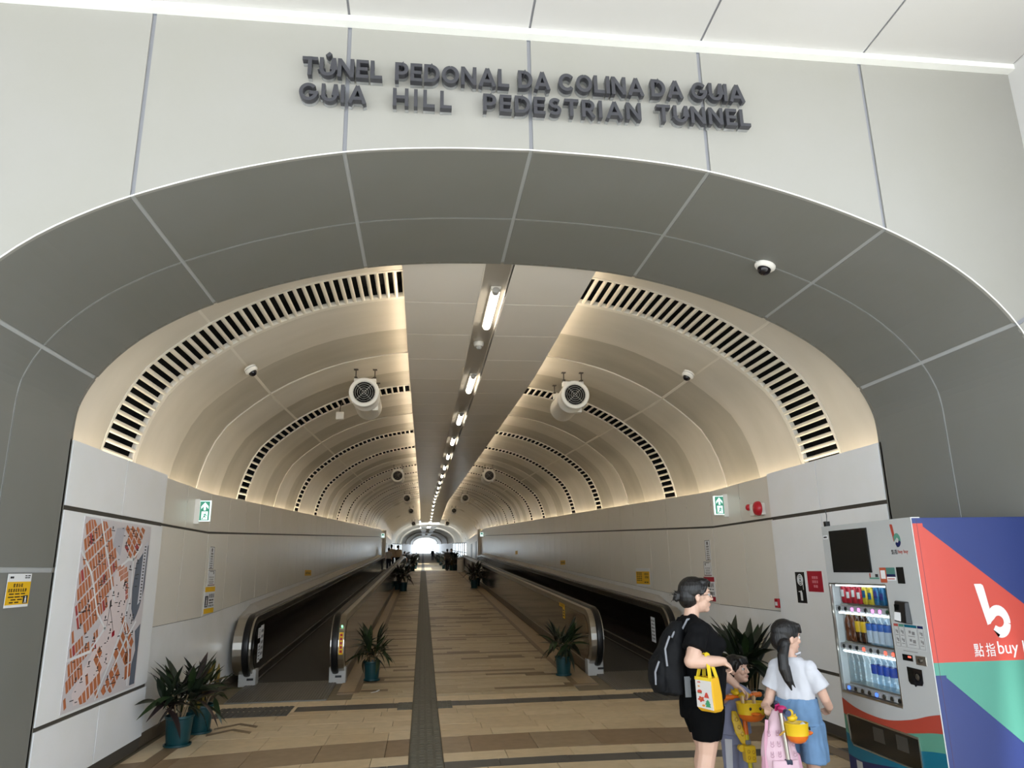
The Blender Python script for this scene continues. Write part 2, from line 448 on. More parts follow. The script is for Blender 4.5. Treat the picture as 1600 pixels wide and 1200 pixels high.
for ri, (y0, y1, k, w, arc) in enumerate(rows):
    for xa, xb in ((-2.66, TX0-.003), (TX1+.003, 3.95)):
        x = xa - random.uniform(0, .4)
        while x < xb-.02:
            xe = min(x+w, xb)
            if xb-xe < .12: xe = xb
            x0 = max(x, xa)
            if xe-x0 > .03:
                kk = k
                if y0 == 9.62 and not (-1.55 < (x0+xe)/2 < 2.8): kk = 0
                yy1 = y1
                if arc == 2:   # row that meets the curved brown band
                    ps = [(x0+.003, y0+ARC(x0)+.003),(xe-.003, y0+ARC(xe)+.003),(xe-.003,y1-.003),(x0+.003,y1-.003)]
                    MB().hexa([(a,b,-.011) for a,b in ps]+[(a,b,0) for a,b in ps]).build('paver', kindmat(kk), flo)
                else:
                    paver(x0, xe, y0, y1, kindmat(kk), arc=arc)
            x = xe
# near part outside the picture: one joined field
def field(y0, y1, xa, xb, dy, w, name, mats, pdark=0.0):
    out = MB(); y = y0
    while y < y1-.01:
        x = xa - random.uniform(0, w*.7)
        while x < xb-.02:
            xe = min(x+w*random.uniform(.8,1.2), xb); x0 = max(x, xa)
            if xe-x0 > .03: paver(x0, xe, y, y+dy, (random.randrange(len(mats)-1) if random.random() > pdark else len(mats)-1), out=out)
            x = xe
        y += dy
    o = out.build(name, mats, flo); o['kind'] = 'stuff'
    return o
field(3.02, 5.9, -2.66, 3.95, .3, .6, 'near_pavers', M_PAVE+[M_BROWN[0]])
# the ramp: narrow strips, some of them brown, and a few brown bands across
bands = [13.72, 15.8, 19.5, 21.7, 25.2, 30.9]
cnt = 0; out = MB(); y = 10.22
mats_r = M_PAVE+[M_STRIP]
while y < 66:
    if y > 33:
        dy = .3
    else: dy = .15
    band = any(abs(y-b) < .08 for b in bands) or (y > 33 and random.random() < .10)
    t = min(1.0, max(0.0, (y-10.5)/8))
    for xa, xb in ((-.90, TX0-.003), (TX1+.003, 2.12)):
        x = xa - random.uniform(0, .8)
        while x < xb-.02:
            w = random.choice((.6,.75,.9,1.1)); xe = min(x+w, xb); x0 = max(x, xa)
            if xb-xe < .1: xe = xb
            if xe-x0 > .03:
                d = band or random.random() < .06+.2*t
                m = M_STRIP if d else random.choice(M_PAVE)
                if cnt < 290 and y < 22: paver(x0, xe, y, y+dy, m, name='floor_strip', gap=.0015); cnt += 1
                else: paver(x0, xe, y, y+dy, 3 if d else random.randrange(3), out=out, gap=.0015)
            x = xe
    y += dy
o = out.build('far_floor_strips', mats_r, flo); o['kind'] = 'stuff'
mb = MB(); loft(mb, rect(-.9, TX0-.003, -.011, 0), 66, 221); loft(mb, rect(TX1+.003, 2.12, -.011, 0), 66, 221)
mb.build('far_paving', M_PAVE[1], flo)
# borders beside the walkways
for x0, x1, m, nm in ((-.90,-.82,M_STRIP,'border_strip'),(2.12,2.20,M_STRIP,'border_strip'),(-1.12,-.90,M_KERB,'kerb'),(2.20,2.48,M_KERB,'kerb')):
    mb = MB(); loft(mb, rect(x0, x1, -.011, .004 if nm == 'border_strip' else .002), 10.7, 66); mb.build(nm, m, flo)
for x0, x1 in ((-1.12,-.82),(2.12,2.48)):
    MB().box(x0, x1, 10.60, 10.70, -.011+gz(10.6), .004+gz(10.7)).build('border_strip', M_STRIP, flo)
# brown line beside the side walls
for xa, xb, ya, yb in ((-2.46,-2.32,6.2,8.6),(3.60,3.74,6.0,8.9)):
    MB().box(xa, xb, ya, yb, -.002, .0035).build('border_strip', M_STRIP, flo)
for px, py in ((-2.0,8.62),(-2.0,8.92)):
    MB().prism([(-.22,-.10),(0,.14),(.23,-.06),(.23,-.16),(0,.04),(-.2,-.2)], ((px,py,.001),(1,0,0),(0,1,0)), (0,0,.002)).build('arrow_marking', M_STRIP, flo)
# tactile path
def tact_mesh(n=4, along=True):
    mb = MB(); mb.box(-.148, .148, -.148, .148, -.011, .003)
    for i in range(n):
        c = -.148+.296*(i+.5)/n
        for j in range(3):
            e = -.14+.098*j
            if along: mb.box(c-.022, c+.022, e, e+.085, .003, .008)
            else: mb.box(e, e+.085, c-.022, c+.022, .003, .008)
    return mb.data('tactile_tile', M_TACT)
TM = tact_mesh(); TMX = tact_mesh(5, False)
y = 6.15
while y < 36:
    c = y+.15
    o = place('tactile_tile', TM, flo, ((TX0+TX1)/2, c, gz(c)), (math.atan(.0432) if c > YK else 0, 0, 0)); y += .3
for x in (-.245, .355):
    pass
mb = MB(); loft(mb, rect(TX0, TX1, -.011, .006), 36.15, 221); mb.build('tactile_strip', M_TACT, flo)
for x in (-.19, .295):
    place('tactile_tile', TMX, flo, (x, 9.69, .0055), (.012, 0, 0), (.62, 1.5, 1))
def hazard(x0, x1):
    mb = MB(); loft(mb, rect(x0, x1, -.011, .004), 9.39, 9.95); n = int((x1-x0)/.06)
    for i in range(n):
        c = x0+(x1-x0)*(i+.5)/n; loft(mb, rect(c-.019, c+.019, .004, .010), 9.40, 9.94)
    mb.build('warning_strip', M_HAZ, flo)
hazard(-2.44, -1.56); hazard(2.78, 3.68)
# ------------------------------------------------------------------ side walls of the passage
XL, XR = -2.72, 4.0
wl = struct('wall_left', (XL, 8.0, 0), 'white enamel panel wall on the side of the map')
wr = struct('wall_right', (XR, 8.0, 0), 'white enamel panel wall on the side of the vending machine')
def wbox(xf, s, y0, y1, z0, z1, th, name, m, par, bev=0.0):
    """slab with its face at xf, facing s (+1 = towards +x)"""
    xb = xf - s*th
    a, b = min(xf, xb), max(xf, xb)
    g0, g1 = gz(y0), gz(y1)
    return MB().hexa([(a,y0,z0+g0),(b,y0,z0+g0),(b,y1,z0+g1),(a,y1,z0+g1),(a,y0,z1+g0),(b,y0,z1+g0),(b,y1,z1+g1),(a,y1,z1+g1)]).build(name, m, par)
for par, xf, s, xp in ((wl, XL, 1, -2.68), (wr, XR, -1, 3.97)):
    # pilaster next to the portal
    for y0, y1 in ((5.842, 6.893), (6.907, 7.965)):
        wbox(xp, s, y0, y1, 2.148, 2.645, .03, 'wall_panel', M_WALLB, par)
        wbox(xp, s, y0, y1, .60, 2.112, .03, 'wall_panel', M_WALLB, par)
        wbox(xp, s, y0, y1, .12, .568, .03, 'wall_panel', M_WALLB, par)
    wbox(xp-s*.012, s, 5.83, 7.955, .02, 2.63, .05, 'wall_backing', M_BAND, par)
    wbox(xp-s*.022, s, 5.83, 7.955, 0, .118, .03, 'plinth', M_PLINTH, par)
    # panels beyond it
    ys = [7.97, 8.82]+[9.775+.955*i for i in range(44)]
    for a, b in zip(ys, ys[1:]):
        for z0, z1 in ((2.152, 2.63), (1.115, 2.125)):
            wbox(xf, s, a+.006, b-.006, z0, z1, .03, 'wall_panel', M_WALL, par)
    ye = ys[-1]
    mb = MB(); loft(mb, rect(*sorted((xf-s*.014, xf-s*.04)), 1.0, 2.60), 7.96, ye); mb.build('wall_backing', M_BAND, par)
    mb = MB(); loft(mb, rect(*sorted((xf-s*.008, xf-s*.04)), .12, 1.108), 7.96, ye); mb.build('dado', M_DADO, par)
    mb = MB(); loft(mb, rect(*sorted((xf+s*.0, xf-s*.04)), 0, .118), 7.96, ye); mb.build('plinth', M_PLINTH, par)
    # recessed bay and end pier
    wbox(xf+s*.22, s, ye, ye+.5, 0, 2.75, .5, 'pier', M_WALL, par)
    mb = MB(); loft(mb, rect(*sorted((xf, xf-s*.04)), 0, 2.62), ye+.5, 68); mb.build('bay_wall', M_WALL, par)
    wbox(xf+s*.02, s, 55, 56.6, .02, 2.1, .04, 'service_door', M_STEELD, par)
    wbox(xf+s*.02, s, 60, 61.6, .02, 2.1, .04, 'service_door', M_STEELD, par)
    mb = MB(); loft(mb, rect(*sorted((xf, xf-s*.04)), 0, 2.5), 100, 221); mb.build('far_wall', M_WALL, par)
    mb = MB(); loft(mb, rect(*sorted((xf, xf-s*.05)), 0, .5), 68, 100); mb.build('window_parapet', M_WALL, par)
# windows of the far lobby
for n, xf, s in ((1, XL, 1), (2, XR, -1)):
    w = struct('window_%d' % n, (xf, 84, gz(84)), 'bright glazed side of the far lobby, %s side' % ('map' if n == 1 else 'vending machine'))
    for i in range(9):
        y = 68+4*i
        wbox(xf, s, y-.16 if i else y, y+.16, .5, 2.5, .08, 'mullion', M_STEELD, w)
    for z in (.5, 1.5, 2.42):
        mb = MB(); loft(mb, rect(*sorted((xf-s*.01, xf-s*.07)), z, z+.08), 68, 100); mb.build('transom', M_STEELD, w)
    for i in range(8):
        wbox(xf-s*.035, s, 68.06+4*i, 71.94+4*i, .56, 2.45, .01, 'pane', M_GLASS, w)
# outer shell: keeps daylight out between the mouth and the lobby
shp = [(-3.1,-.25),(-3.1,2.9)]+[(x,z) for x, z in VAU.span(VAU.L*.12, VAU.L*.88, 20, .35)]+[(4.39,2.9),(4.39,-.25)]
P2 = offs(shp, .06)
mb = MB(); loft(mb, shp+P2[::-1], 5.83, 68)
o = mb.build('wall_outer', M_DARK, kind='structure'); o['label'] = 'dark structure behind the ceiling lining'

# ------------------------------------------------------------------ vault
vau = struct('ceiling', (CX, 8.0, 4.2), 'white vaulted lining with bands of air grilles')
ROWS = [(6.62,7.40),(11.45,12.05),(16.45,17.03),(19.4,19.98),(24.4,24.98),(27.2,27.78),(32.5,33.08),(35.3,35.88),(40.4,40.98),(43.1,43.68)]
XPL, XPR = -.213, 1.538          # edges of the flat middle ceiling
dpl, dpr = VAU.find_x(XPL+.12), VAU.find_x(XPR-.12, True)
djl, djr = VAU.find_x(CX-2.64), VAU.find_x(CX+2.64, True)
def vpanel(d0, d1, y0, y1, m, name='vault_panel', par=vau, th=.02, n=8, off=0.0):
    A = VAU.span(d0, d1, n, off); B = VAU.span(d0, d1, n, off+th); out = A+B[::-1]
    mb = MB(); mb.rings([[(x,y,z+gz(y)) for x, z in out] for y in (y0,y1)], 0, True, True, True)
    return mb.build(name, m, par)
strips = []
y = 5.835
for a, b in ROWS+[(Y2, Y2)]:
    n = max(1, round((a-y)/1.0)); 
    for i in range(n): strips.append((y+(a-y)*i/n, y+(a-y)*(i+1)/n, i, n))
    y = b
sid = 0
for y0, y1, i, n in strips:
    first = y0 < 6
    m = M_VAULT if first or i % 2 == 0 or n < 3 else M_VAULT2
    g = .005
    for d0, d1 in ((0, djl-.012), (djl+.012, dpl), (dpr, djr-.012), (djr+.012, VAU.L)):
        if y0 > 30: continue
        vpanel(d0, d1, y0+g, y1-g, m, off=.012*(i % 2) if not first else 0)
    if y0 > 30:
        for d0, d1 in ((0, dpl), (dpr, VAU.L)): vpanel(d0, d1, y0+g, y1-g, m, n=14)
# long joint beads
for d in (djl, djr):
    for y0, y1 in ((5.84, Y2),):
        for a, b in zip([5.84]+[r[1] for r in ROWS], [r[0] for r in ROWS]+[Y2]):
            x, z = VAU.at(d, .006)
            mb = MB(); 
            A = VAU.span(d-.016, d+.016, 1, .004); B = VAU.span(d-.016, d+.016, 1, .022); loft(mb, A+B[::-1], a, b); mb.build('joint_bead', M_VJ, vau)
# air grilles: rim, dark throat, rods
rodmesh = {}
def rod_mesh(l, r):
    k = (round(l,3), r)
    if k not in rodmesh:
        mb = MB(); q = [(r*.4,0),(r*.85,.02),(r,.05),(r,l-.05),(r*.85,l-.02),(r*.4,l)]
        mb.rings([[(rr*math.cos(2*PI*j/8), t, rr*math.sin(2*PI*j/8)) for j in range(8)] for rr, t in q])
        rodmesh[k] = mb.data('grille_rod', M_ROD)
    return rodmesh[k]
nrod = 0; rest = MB()
for ri, (ya, yb) in enumerate(ROWS):
    l = yb-ya; name = 'air_grille'
    gr = bpy.data.objects.new(name, None); COL.objects.link(gr); gr.parent = vau; gr.location = Vector((CX, (ya+yb)/2, 4.4+gz(ya)))-vau.location
    for side in (0, 1):
        d0, d1 = (0, dpl) if side == 0 else (dpr, VAU.L)
        w = .07 if ri == 0 else .05
        for q0, q1 in ((ya+.004, ya+w*.5), (yb-w, yb-.004)):
            vpanel(d0, d1, q0, q1, M_VJ, 'grille_rim', gr, th=.05, n=26, off=-.006)
        vpanel(d0, d1, ya, yb, M_DARK, 'grille_throat', gr, th=.02, n=20, off=.16)
        for q0, q1 in ((ya+.03, ya+.05), (yb-.06, yb-.04)):
            vpanel(d0, d1, q0, q1, M_DARK, 'grille_wall', gr, th=.15, n=20, off=.012)
        pitch = .088 if ri == 0 else .098
        n = int((d1-d0)/pitch)
        for k in range(n):
            d = d0+(k+.5)*(d1-d0)/n; x, z = VAU.at(d, .012)
            s = math.atan2(gz(yb)-gz(ya), l)
            if nrod < 298:
                o = place('grille_rod', rod_mesh(l-.03, .021 if ri == 0 else .017), gr, (x, ya+.012, z+gz(ya)), (s, 0, 0)); nrod += 1
            else:
                r = .017
                rest.rings([[(x+r*math.cos(2*PI*j/5), q, z+gz(q)+r*math.sin(2*PI*j/5)) for j in range(5)] for q in (ya+.01, yb-.02)])
o = rest.build('far_grille_rods', M_ROD, vau); o['kind'] = 'stuff'
# vault of the level lobby stretch and the second ramp (too far to tell the joints apart)
def vlong(d0, d1, y0, y1, step, name='far_vault'):
    mb = MB(); y = y0
    while y < y1-.01:
        ye = min(y+step, y1); A = VAU.span(d0, d1, 14); B = VAU.span(d0, d1, 14, .04); out = A+B[::-1]
        mb.rings([[(x,q,z+gz(q)) for x, z in out] for q in (y+.03, ye-.03)], 0, True); y = ye
    return mb.build(name, M_VAULT, vau)
vlong(0, dpl, Y2, Y3, 1.0); vlong(dpr, VAU.L, Y2, Y3, 1.0)
dsl, dsr = VAU.find_x(CX-1.0), VAU.find_x(CX+1.0, True)
for a, b in ((Y3, 76), (90, 94)):
    vlong(0, dsl, a, b, 2.0); vlong(dsr, VAU.L, a, b, 2.0)
vlong(0, VAU.L, 76, 90, 2.0); vlong(0, VAU.L, 94, 221, 4.0)
for y in (76, 94, 120, 160, 200, 219):
    vpanel(0, VAU.L, y, y+.35, M_VJ, 'far_rib', vau, th=.2, n=20, off=-.15)

# cove lights behind the wall tops and above the middle ceiling
cov = struct('trim_2', (CX, 8, 2.5), 'hidden warm strip lights along the wall tops and middle ceiling')
for x0, x1 in ((-2.812,-2.772),(4.052,4.092)):
    mb = MB(); loft(mb, rect(x0, x1, 2.47, 2.485), 5.86, 66); mb.build('led_strip', M_COVE, cov)
    mb = MB(); loft(mb, rect(x0-.03 if x0 < 0 else x0-.05, x1+.05 if x0 < 0 else x1+.03, 2.43, 2.46), 5.86, 66); mb.build('led_tray', M_SUB, cov)
for x0, x1 in ((XPL+.03,XPL+.06),(XPR-.06,XPR-.03)):
    mb = MB(); loft(mb, rect(x0, x1, 4.29, 4.315), 5.86, 66); mb.build('led_strip', M_COVE2, cov)

# ------------------------------------------------------------------ flat middle ceiling with a light trough
mid = struct('ceiling', (CX, 8, 4.15), 'flat grey middle ceiling with a recessed light trough')
XT0, XT1 = .523, .779
ZC = 4.24
js = [5.84, 6.86, 7.88, 8.88, 9.88]+[9.88+.995*i for i in range(1, 60)]
js = [j for j in js if j < 66.5]+[66.9]
for a, b in zip(js, js[1:]):
    for x0, x1 in ((XPL, XT0), (XT1, XPR)):
        MB().hexa([(x,y,ZC+dz+gz(y)) for dz in (0,.035) for x, y in ((x0,a+.005),(x1,a+.005),(x1,b-.005),(x0,b-.005))]).build('ceiling_panel', M_CPAN, mid)
    if int(b*2) % 2 == 0 or True:
        pass
mb = MB(); loft(mb, rect(XPL+.02, XPR-.02, ZC+.115, ZC+.13), 5.84, 66.9); mb.build('panel_backing', M_SUB, mid)
mb = MB(); loft(mb, rect(XPL+.01, XT0-.01, ZC+.03, ZC+.045), 5.84, 66.9); loft(mb, rect(XT1+.01, XPR-.01, ZC+.03, ZC+.045), 5.84, 66.9); mb.build('joint_backing', M_VJ, mid)
t = 5.84; tj = [5.84, 7.37]
while tj[-1] < 66: tj.append(tj[-1]+1.1 if len(tj) % 2 == 0 else tj[-1]+2.18)
tj = [q for q in tj if q < 66.9]+[66.9]
for a, b in zip(tj, tj[1:]):
    mb = MB(); loft(mb, rect(XT0, XT1, ZC+.09, ZC+.11), a+.003, b-.003); mb.build('trough_plate', M_TROUGH, mid)
for x0, x1 in ((XT0-.012, XT0),(XT1, XT1+.012)):
    mb = MB(); loft(mb, rect(x0, x1, ZC-.006, ZC+.11), 5.84, 66.9); mb.build('trough_edge', M_CPAN, mid)
for a, b in ((76.5, 89), (95, 118), (124, 150)):
    for x0, x1 in ((XPL, XT0-.1), (XT1+.1, XPR)):
        mb = MB(); loft(mb, rect(x0, x1, ZC, ZC+.05), a, b); mb.build('far_ceiling_panel', M_CPAN, mid)
# ------------------------------------------------------------------ tube lights
def make_tube():
    r = thing('tube_light', (0,0,0), '', 'light', 'tube lights in the ceiling trough')
    mb = MB(); mb.box(-.05, .05, 0, 1.16, 0, .03); mb.build('fixture_base', M_PLAST, r, local=True, bevel=.004)
    q = [(.02,.0),(.034,.01),(.038,.04),(.038,1.03),(.034,1.06),(.02,1.07)]
    mb = MB(); mb.rings([[(rr*1.05*math.cos(2*PI*j/12), .08+t, -.012+rr*.8*math.sin(2*PI*j/12)) for j in range(12)] for rr, t in q]); mb.build('diffuser', M_TUBE, r, local=True)
    mb = MB(); mb.rings([[(rr*math.cos(2*PI*j/12), t, -.01+rr*.85*math.sin(2*PI*j/12)) for j in range(12)] for rr, t in ((.022,-.01),(.036,.0),(.036,.08))]); mb.build('end_cap', M_GREYBOX, r, local=True)
    return r
ordn = ['first','second','third','fourth','fifth','sixth','seventh','eighth','ninth','tenth','eleventh','twelfth','thirteenth','fourteenth','fifteenth','sixteenth','seventeenth','eighteenth','nineteenth']
proto = make_tube()
for k in range(19):
    y = 6.59+3.28*k
    o = proto if k == 0 else dup(proto, (0,0,0))
    o.location = (.685, y, ZC+.058+gz(y)); o.rotation_euler = (0 if y < YK or y > Y2 else (.02 if y+1.2 > Y2 else math.atan(.0432)), 0, 0)
    if k < 6: o['label'] = 'lit white tube light in the ceiling trough, %s from the entrance' % ordn[k]
    else:
        o['label'] = 'small distant lit tube light in the ceiling trough, %s from the entrance' % ordn[k]
# smoke detector in the trough
sdt = thing('smoke_detector', (.65, 8.42, 4.30), 'white smoke detector in the ceiling trough between the first two tube lights', 'detector')
MB().lathe([(.062,.032),(.062,0),(.052,-.022)], (0,0,0), 18).build('base', M_PLAST, sdt, local=True)
MB().lathe([(.035,-.022),(.033,-.045),(.02,-.06)], (0,0,0), 14).build('sensor_head', M_GREYBOX, sdt, local=True)

# ------------------------------------------------------------------ jet fans
M_FANB = mat('fan_black', rgb(30,29,28), .6)
def make_fan():
    r = thing('jet_fan', (0,0,0), '', 'fan', 'jet fans under the vault')
    R = .205; n = 28
    def ring(rad, y): return [(rad*math.cos(2*PI*j/n), y, rad*math.sin(2*PI*j/n)) for j in range(n)]
    MB().rings([ring(.148,.02), ring(.16,0), ring(.195,0), ring(R,.012), ring(R,.06), ring(.196,.075)], 0, True, False, False).build('front_ring', M_PLAST, r, local=True)
    MB().rings([ring(.19,.07), ring(.19,.30), ring(.197,.31), ring(.197,.36), ring(.19,.37), ring(.19,.98), ring(.14,1.0)], 0, True, False, False).build('casing', M_PLAST, r, local=True)
    MB().rings([ring(.15,.02), ring(.15,.5), ring(.06,.5)], 0, True, False, True).build('throat', M_DARK, r, local=True)
    mb = MB()
    for rad in (.03,.06,.09,.12,.146): mb.tube([(rad*math.cos(2*PI*j/24), .012, rad*math.sin(2*PI*j/24)) for j in range(24)], .003, 5, closed=True)
    for a in (PI/4, 3*PI/4): mb.tube([(-.15*math.cos(a),.006,-.15*math.sin(a)),(.15*math.cos(a),.006,.15*math.sin(a))], .0032, 5)
    mb.build('guard_grille', M_GREYBOX, r, local=True)
    MB().ell((0,.10,0),(.05,.06,.05), nu=12, nv=8).build('motor_hub', M_FANB, r, local=True)
    mb = MB()
    for k in range(7):
        a = 2*PI*k/7; c, s = math.cos(a), math.sin(a)
        mb.hexa([(.045*c-.02*s,.12,.045*s+.02*c),(.045*c+.02*s,.17,.045*s-.02*c),(.14*c+.035*s,.17,.14*s-.035*c),(.14*c-.035*s,.12,.14*s+.035*c)]+[(.045*c-.02*s,.125,.045*s+.02*c),(.045*c+.02*s,.175,.045*s-.02*c),(.14*c+.035*s,.175,.14*s-.035*c),(.14*c-.035*s,.125,.14*s+.035*c)])
    mb.build('impeller', M_FANB, r, local=True)
    for y in (.10, .85):
        mb = MB(); mb.box(-.15,.15,y,y+.10,.15,.215); mb.build('saddle', M_PLAST, r, local=True)
        for x in (-.13,.13):
            mb = MB(); mb.cyl((x,y+.05,.2),(x,y+.05,.36),.008,n=6); mb.box(x-.02,x+.02,y+.03,y+.07,.235,.25); mb.box(x-.03,x+.03,y+.02,y+.08,.35,.36)
            mb.build('hanger', M_STEELD, r, local=True)
    MB().tube([(-.13,.15,.24),(-.05,.15,.20),(.05,.15,.21),(.13,.15,.25)], .006, 5).build('power_cable', M_RUB, r, local=True)
    MB().box(.06,.17,.385,.5,-.17,-.09).build('terminal_box', M_PLAST, r, local=True)
    return r
fp = make_fan()
for k in range(5):
    y = 9.7+13.55*k
    for s, nm in ((-1,'map'),(1,'vending machine')):
        o = fp if (k == 0 and s == -1) else dup(fp, (0,0,0))
        o.location = (CX+s*1.47, y, 4.0+gz(y) if k else 4.0)
        w = ['nearest pair','second pair from the entrance','third pair from the entrance','fourth pair from the entrance','farthest pair'][k]
        o['label'] = 'white jet fan under the vault, %s, %s side' % (w, nm)
# small white junction box by the fan
jb = thing('junction_box', (-1.33, 11.36, 4.02), 'small white box under the second air grille beside the left jet fan', 'box')
MB().box(-.06,.06,0,.05,-.06,.06).build('case', M_PLAST, jb, local=True, bevel=.006)
MB().box(-.05,.05,-.004,0,-.05,.05).build('lid', M_PLAST, jb, local=True)
MB().tube([(0,.03,.06),(.0,.03,.13),(.02,.05,.22)], .008, 6).build('conduit', M_STEELD, jb, local=True)
# ------------------------------------------------------------------ dome cameras
def dome(name, p, nrm, label, view=(0,-1,-.6), sc=1.0):
    r = thing(name, p, label, 'camera')
    n = Vector(nrm).normalized(); M = n.to_track_quat('Z','Y').to_matrix()
    def tr(mb): mb.v = [tuple(M @ Vector(v)*sc) for v in mb.v]; return mb
    tr(MB().lathe([(.066,-.02),(.07,0),(.070,.028),(.060,.040),(.050,.045)], (0,0,0), 20)).build('housing', M_PLAST, r, local=True)
    tr(MB().ell((0,0,.044),(.046,.046,.046), nu=18, nv=12)).build('dome_glass', M_LENS, r, local=True)
    tr(MB().tube([(.07*math.cos(2*PI*k/20),.07*math.sin(2*PI*k/20),.004) for k in range(20)], .004, 5, closed=True)).build('base_ring', M_GREYBOX, r, local=True)
    return r
dome('dome_camera', (2.672, 5.0, 3.955-.02), (-.35,0,-.94), 'white dome camera on the dark grey portal lining', sc=1.15)
dome('dome_camera', (-1.93, 8.0, 3.80+.03), (.55,0,-.83), 'white dome camera on the vault on the map side')
dome('dome_camera', (3.136, 8.0, 3.82+.03), (-.5,0,-.85), 'white dome camera on the vault on the vending machine side')
MB().box(2.545,2.585,4.86,4.92,3.985,3.995).build('wall_tag', M_SIGNW, sof)
# ------------------------------------------------------------------ moving walkways
def stadium(y0, y1, zc, r, n=14):
    """outline (y, z) of a balustrade: straight top and bottom, rounded ends"""
    P = [(y0+r-r*math.sin(PI*k/n), zc+r*math.cos(PI*k/n)) for k in range(n+1)]
    P += [(y1-r+r*math.sin(PI*k/n), zc-r*math.cos(PI*k/n)) for k in range(n+1)]
    return P
def sheared(mb, f=gz): mb.v = [(x, y, z+f(y)) for x, y, z in mb.v]; return mb
def slab_yz(outline, x0, x1, mi=0, ymid=()):
    """prism across x of a (y, z) outline; long edges are cut where the slope changes"""
    out = []
    n = len(outline)
    for i in range(n):
        a, b = outline[i], outline[(i+1) % n]; out.append(a)
        ks = [k for k in ymid if min(a[0],b[0]) < k < max(a[0],b[0])]
        for k in sorted(ks, reverse=b[0] < a[0]): out.append((k, a[1]+(b[1]-a[1])*(k-a[0])/(b[0]-a[0])))
    mb = MB(); mb.prism(out, ((x0,0,0),(0,1,0),(0,0,1)), (x1-x0,0,0), mi)
    return sheared(mb)
def walkway(xo, xi, so, y0, y1, label, near=True, ramp_end=None):
    """xo outer balustrade centre, xi inner one; so = +1 when the outer one stands towards +x"""
    t = thing('moving_walkway', ((xo+xi)/2, y0, gz(y0)), label, 'walkway', 'moving walkways')
    zc, r = .53, .405
    km = [k for k in (Y2, Y3) if y0 < k < y1]
    for x, outer in ((xo, True), (xi, False)):
        w = .075
        xa_, xb_ = (x-w, x+w) if not outer else ((x-w-.10, x+w) if so < 0 else (x-w, x+w+.10))
        if not outer: xa_, xb_ = (x-.06, x+.13) if so < 0 else (x-.13, x+.06)
        px_ = (xa_, xb_) if not outer else (x-w, x+w)
        rim = slab_yz(stadium(y0, y1, zc, r), xa_, xb_, ymid=km); rim.build('balustrade_casing', M_STEEL, t)
        body = [(a, b) for a, b in stadium(y0+.16, y1-.16, zc-.02, r-.07)]
        m_in = M_BLACKP if outer else M_BRONZE
        slab_yz(body, px_[0]-.006, px_[0]+.004, ymid=km).build('balustrade_panel', M_BRONZE if not outer else M_BLACKP, t)
        slab_yz(body, px_[1]-.004, px_[1]+.006, ymid=km).build('balustrade_panel', M_BRONZE if not outer else M_BLACKP, t)
        # handrail: rounded band over the top and round the end
        P = [(y1-r, zc+r)]+[(k, zc+r) for k in sorted(km, reverse=True)]+[(y0+r-r*math.sin(PI*k/18), zc+r*math.cos(PI*k/18)) for k in range(19)]+[(y0+r+.25, zc-r+.005)]
        P = P[:1]+[(yy, zc+r) for yy in (max(y0+r+3, 30),) if yy < y1-r and not km]+P[1:]
        sec = [(-.042,-.006),(-.048,.012),(-.036,.03),(0,.037),(.036,.03),(.048,.012),(.042,-.006)]
        rs = []
        for i, (a, b) in enumerate(P):
            p, q = P[max(0,i-1)], P[min(len(P)-1,i+1)]; dy, dz = q[0]-p[0], q[1]-p[1]; l = math.hypot(dy,dz) or 1
            ny, nz = dz/l, -dy/l
            rs.append([(x+u, a+ny*v, b+nz*v) for u, v in sec])
        sheared(MB().rings(rs, 0, True)).build('handrail', M_RUB, t)
        # skirt, deck and entry box at the foot
        hw = .085
        mb = MB(); loft(mb, rect(*((x-hw, x+hw) if outer else (min(x-hw,px_[0]-.01), max(x+hw,px_[1]+.01))), 0, .155), y0+.36, y1-.3); mb.build('skirt_deck', M_STEELD, t)
        MB().box(*((x-.12,x+.12) if outer else (min(x-.09,px_[0]-.02),max(x+.09,px_[1]+.02))),y0+.24,y0+.44,.0+gz(y0),.23+gz(y0)).build('entry_box', M_GREYBOX, t, bevel=.008)
        MB().box(x-.0,x+.09,y0+.234,y0+.241,.085+gz(y0),.115+gz(y0)).build('entry_sensor', M_RUB, t)
        sk = x-so*hw if outer else x+so*hw
        mb = MB(); loft(mb, rect(sk-.008, sk+.008, .03, .045), y0+.5, y1-.5); mb.build('skirt_line', M_STEEL, t)
        mb = MB(); loft(mb, rect(sk-.006, sk+.006, .15, .158), y0+.45, y1-.45); mb.build('panel_line', M_STEEL, t)
    a, b = sorted((xo-so*.085, xi+so*.085))
    mb = MB(); loft(mb, rect(a, b, -.002, .012), y0+.4, y1-.4); mb.build('pallet_belt', M_BELT, t)
    # landing plate with ribs
    pa, pb = (min(xo,xi)-.02, max(xo,xi)+.02)
    ya = y0-.88
    MB().hexa([(pa,ya,-.01+gz(ya)),(pb,ya,-.01+gz(ya)),(pb,y0+.42,-.01+gz(y0+.42)),(pa,y0+.42,-.01+gz(y0+.42)),(pa,ya,.006+gz(ya)),(pb,ya,.006+gz(ya)),(pb,y0+.42,.010+gz(y0+.42)),(pa,y0+.42,.010+gz(y0+.42))]).build('landing_plate', M_COMB, t)
    mb = MB(); n = 34
    for i in range(n):
        c = pa+(pb-pa)*(i+.5)/n
        mb.hexa([(c-.008,ya+.03,.006+gz(ya)),(c+.008,ya+.03,.006+gz(ya)),(c+.008,y0+.40,.006+gz(y0+.4)),(c-.008,y0+.40,.006+gz(y0+.4)),(c-.006,ya+.03,.011+gz(ya)),(c+.006,ya+.03,.011+gz(ya)),(c+.006,y0+.40,.014+gz(y0+.4)),(c-.006,y0+.40,.014+gz(y0+.4))])
    o = mb.build('landing_ribs', M_STEELD, t); o['kind'] = 'stuff'
    # sloped cover between the outer balustrade and the wall
    xw = XL if so < 0 else XR
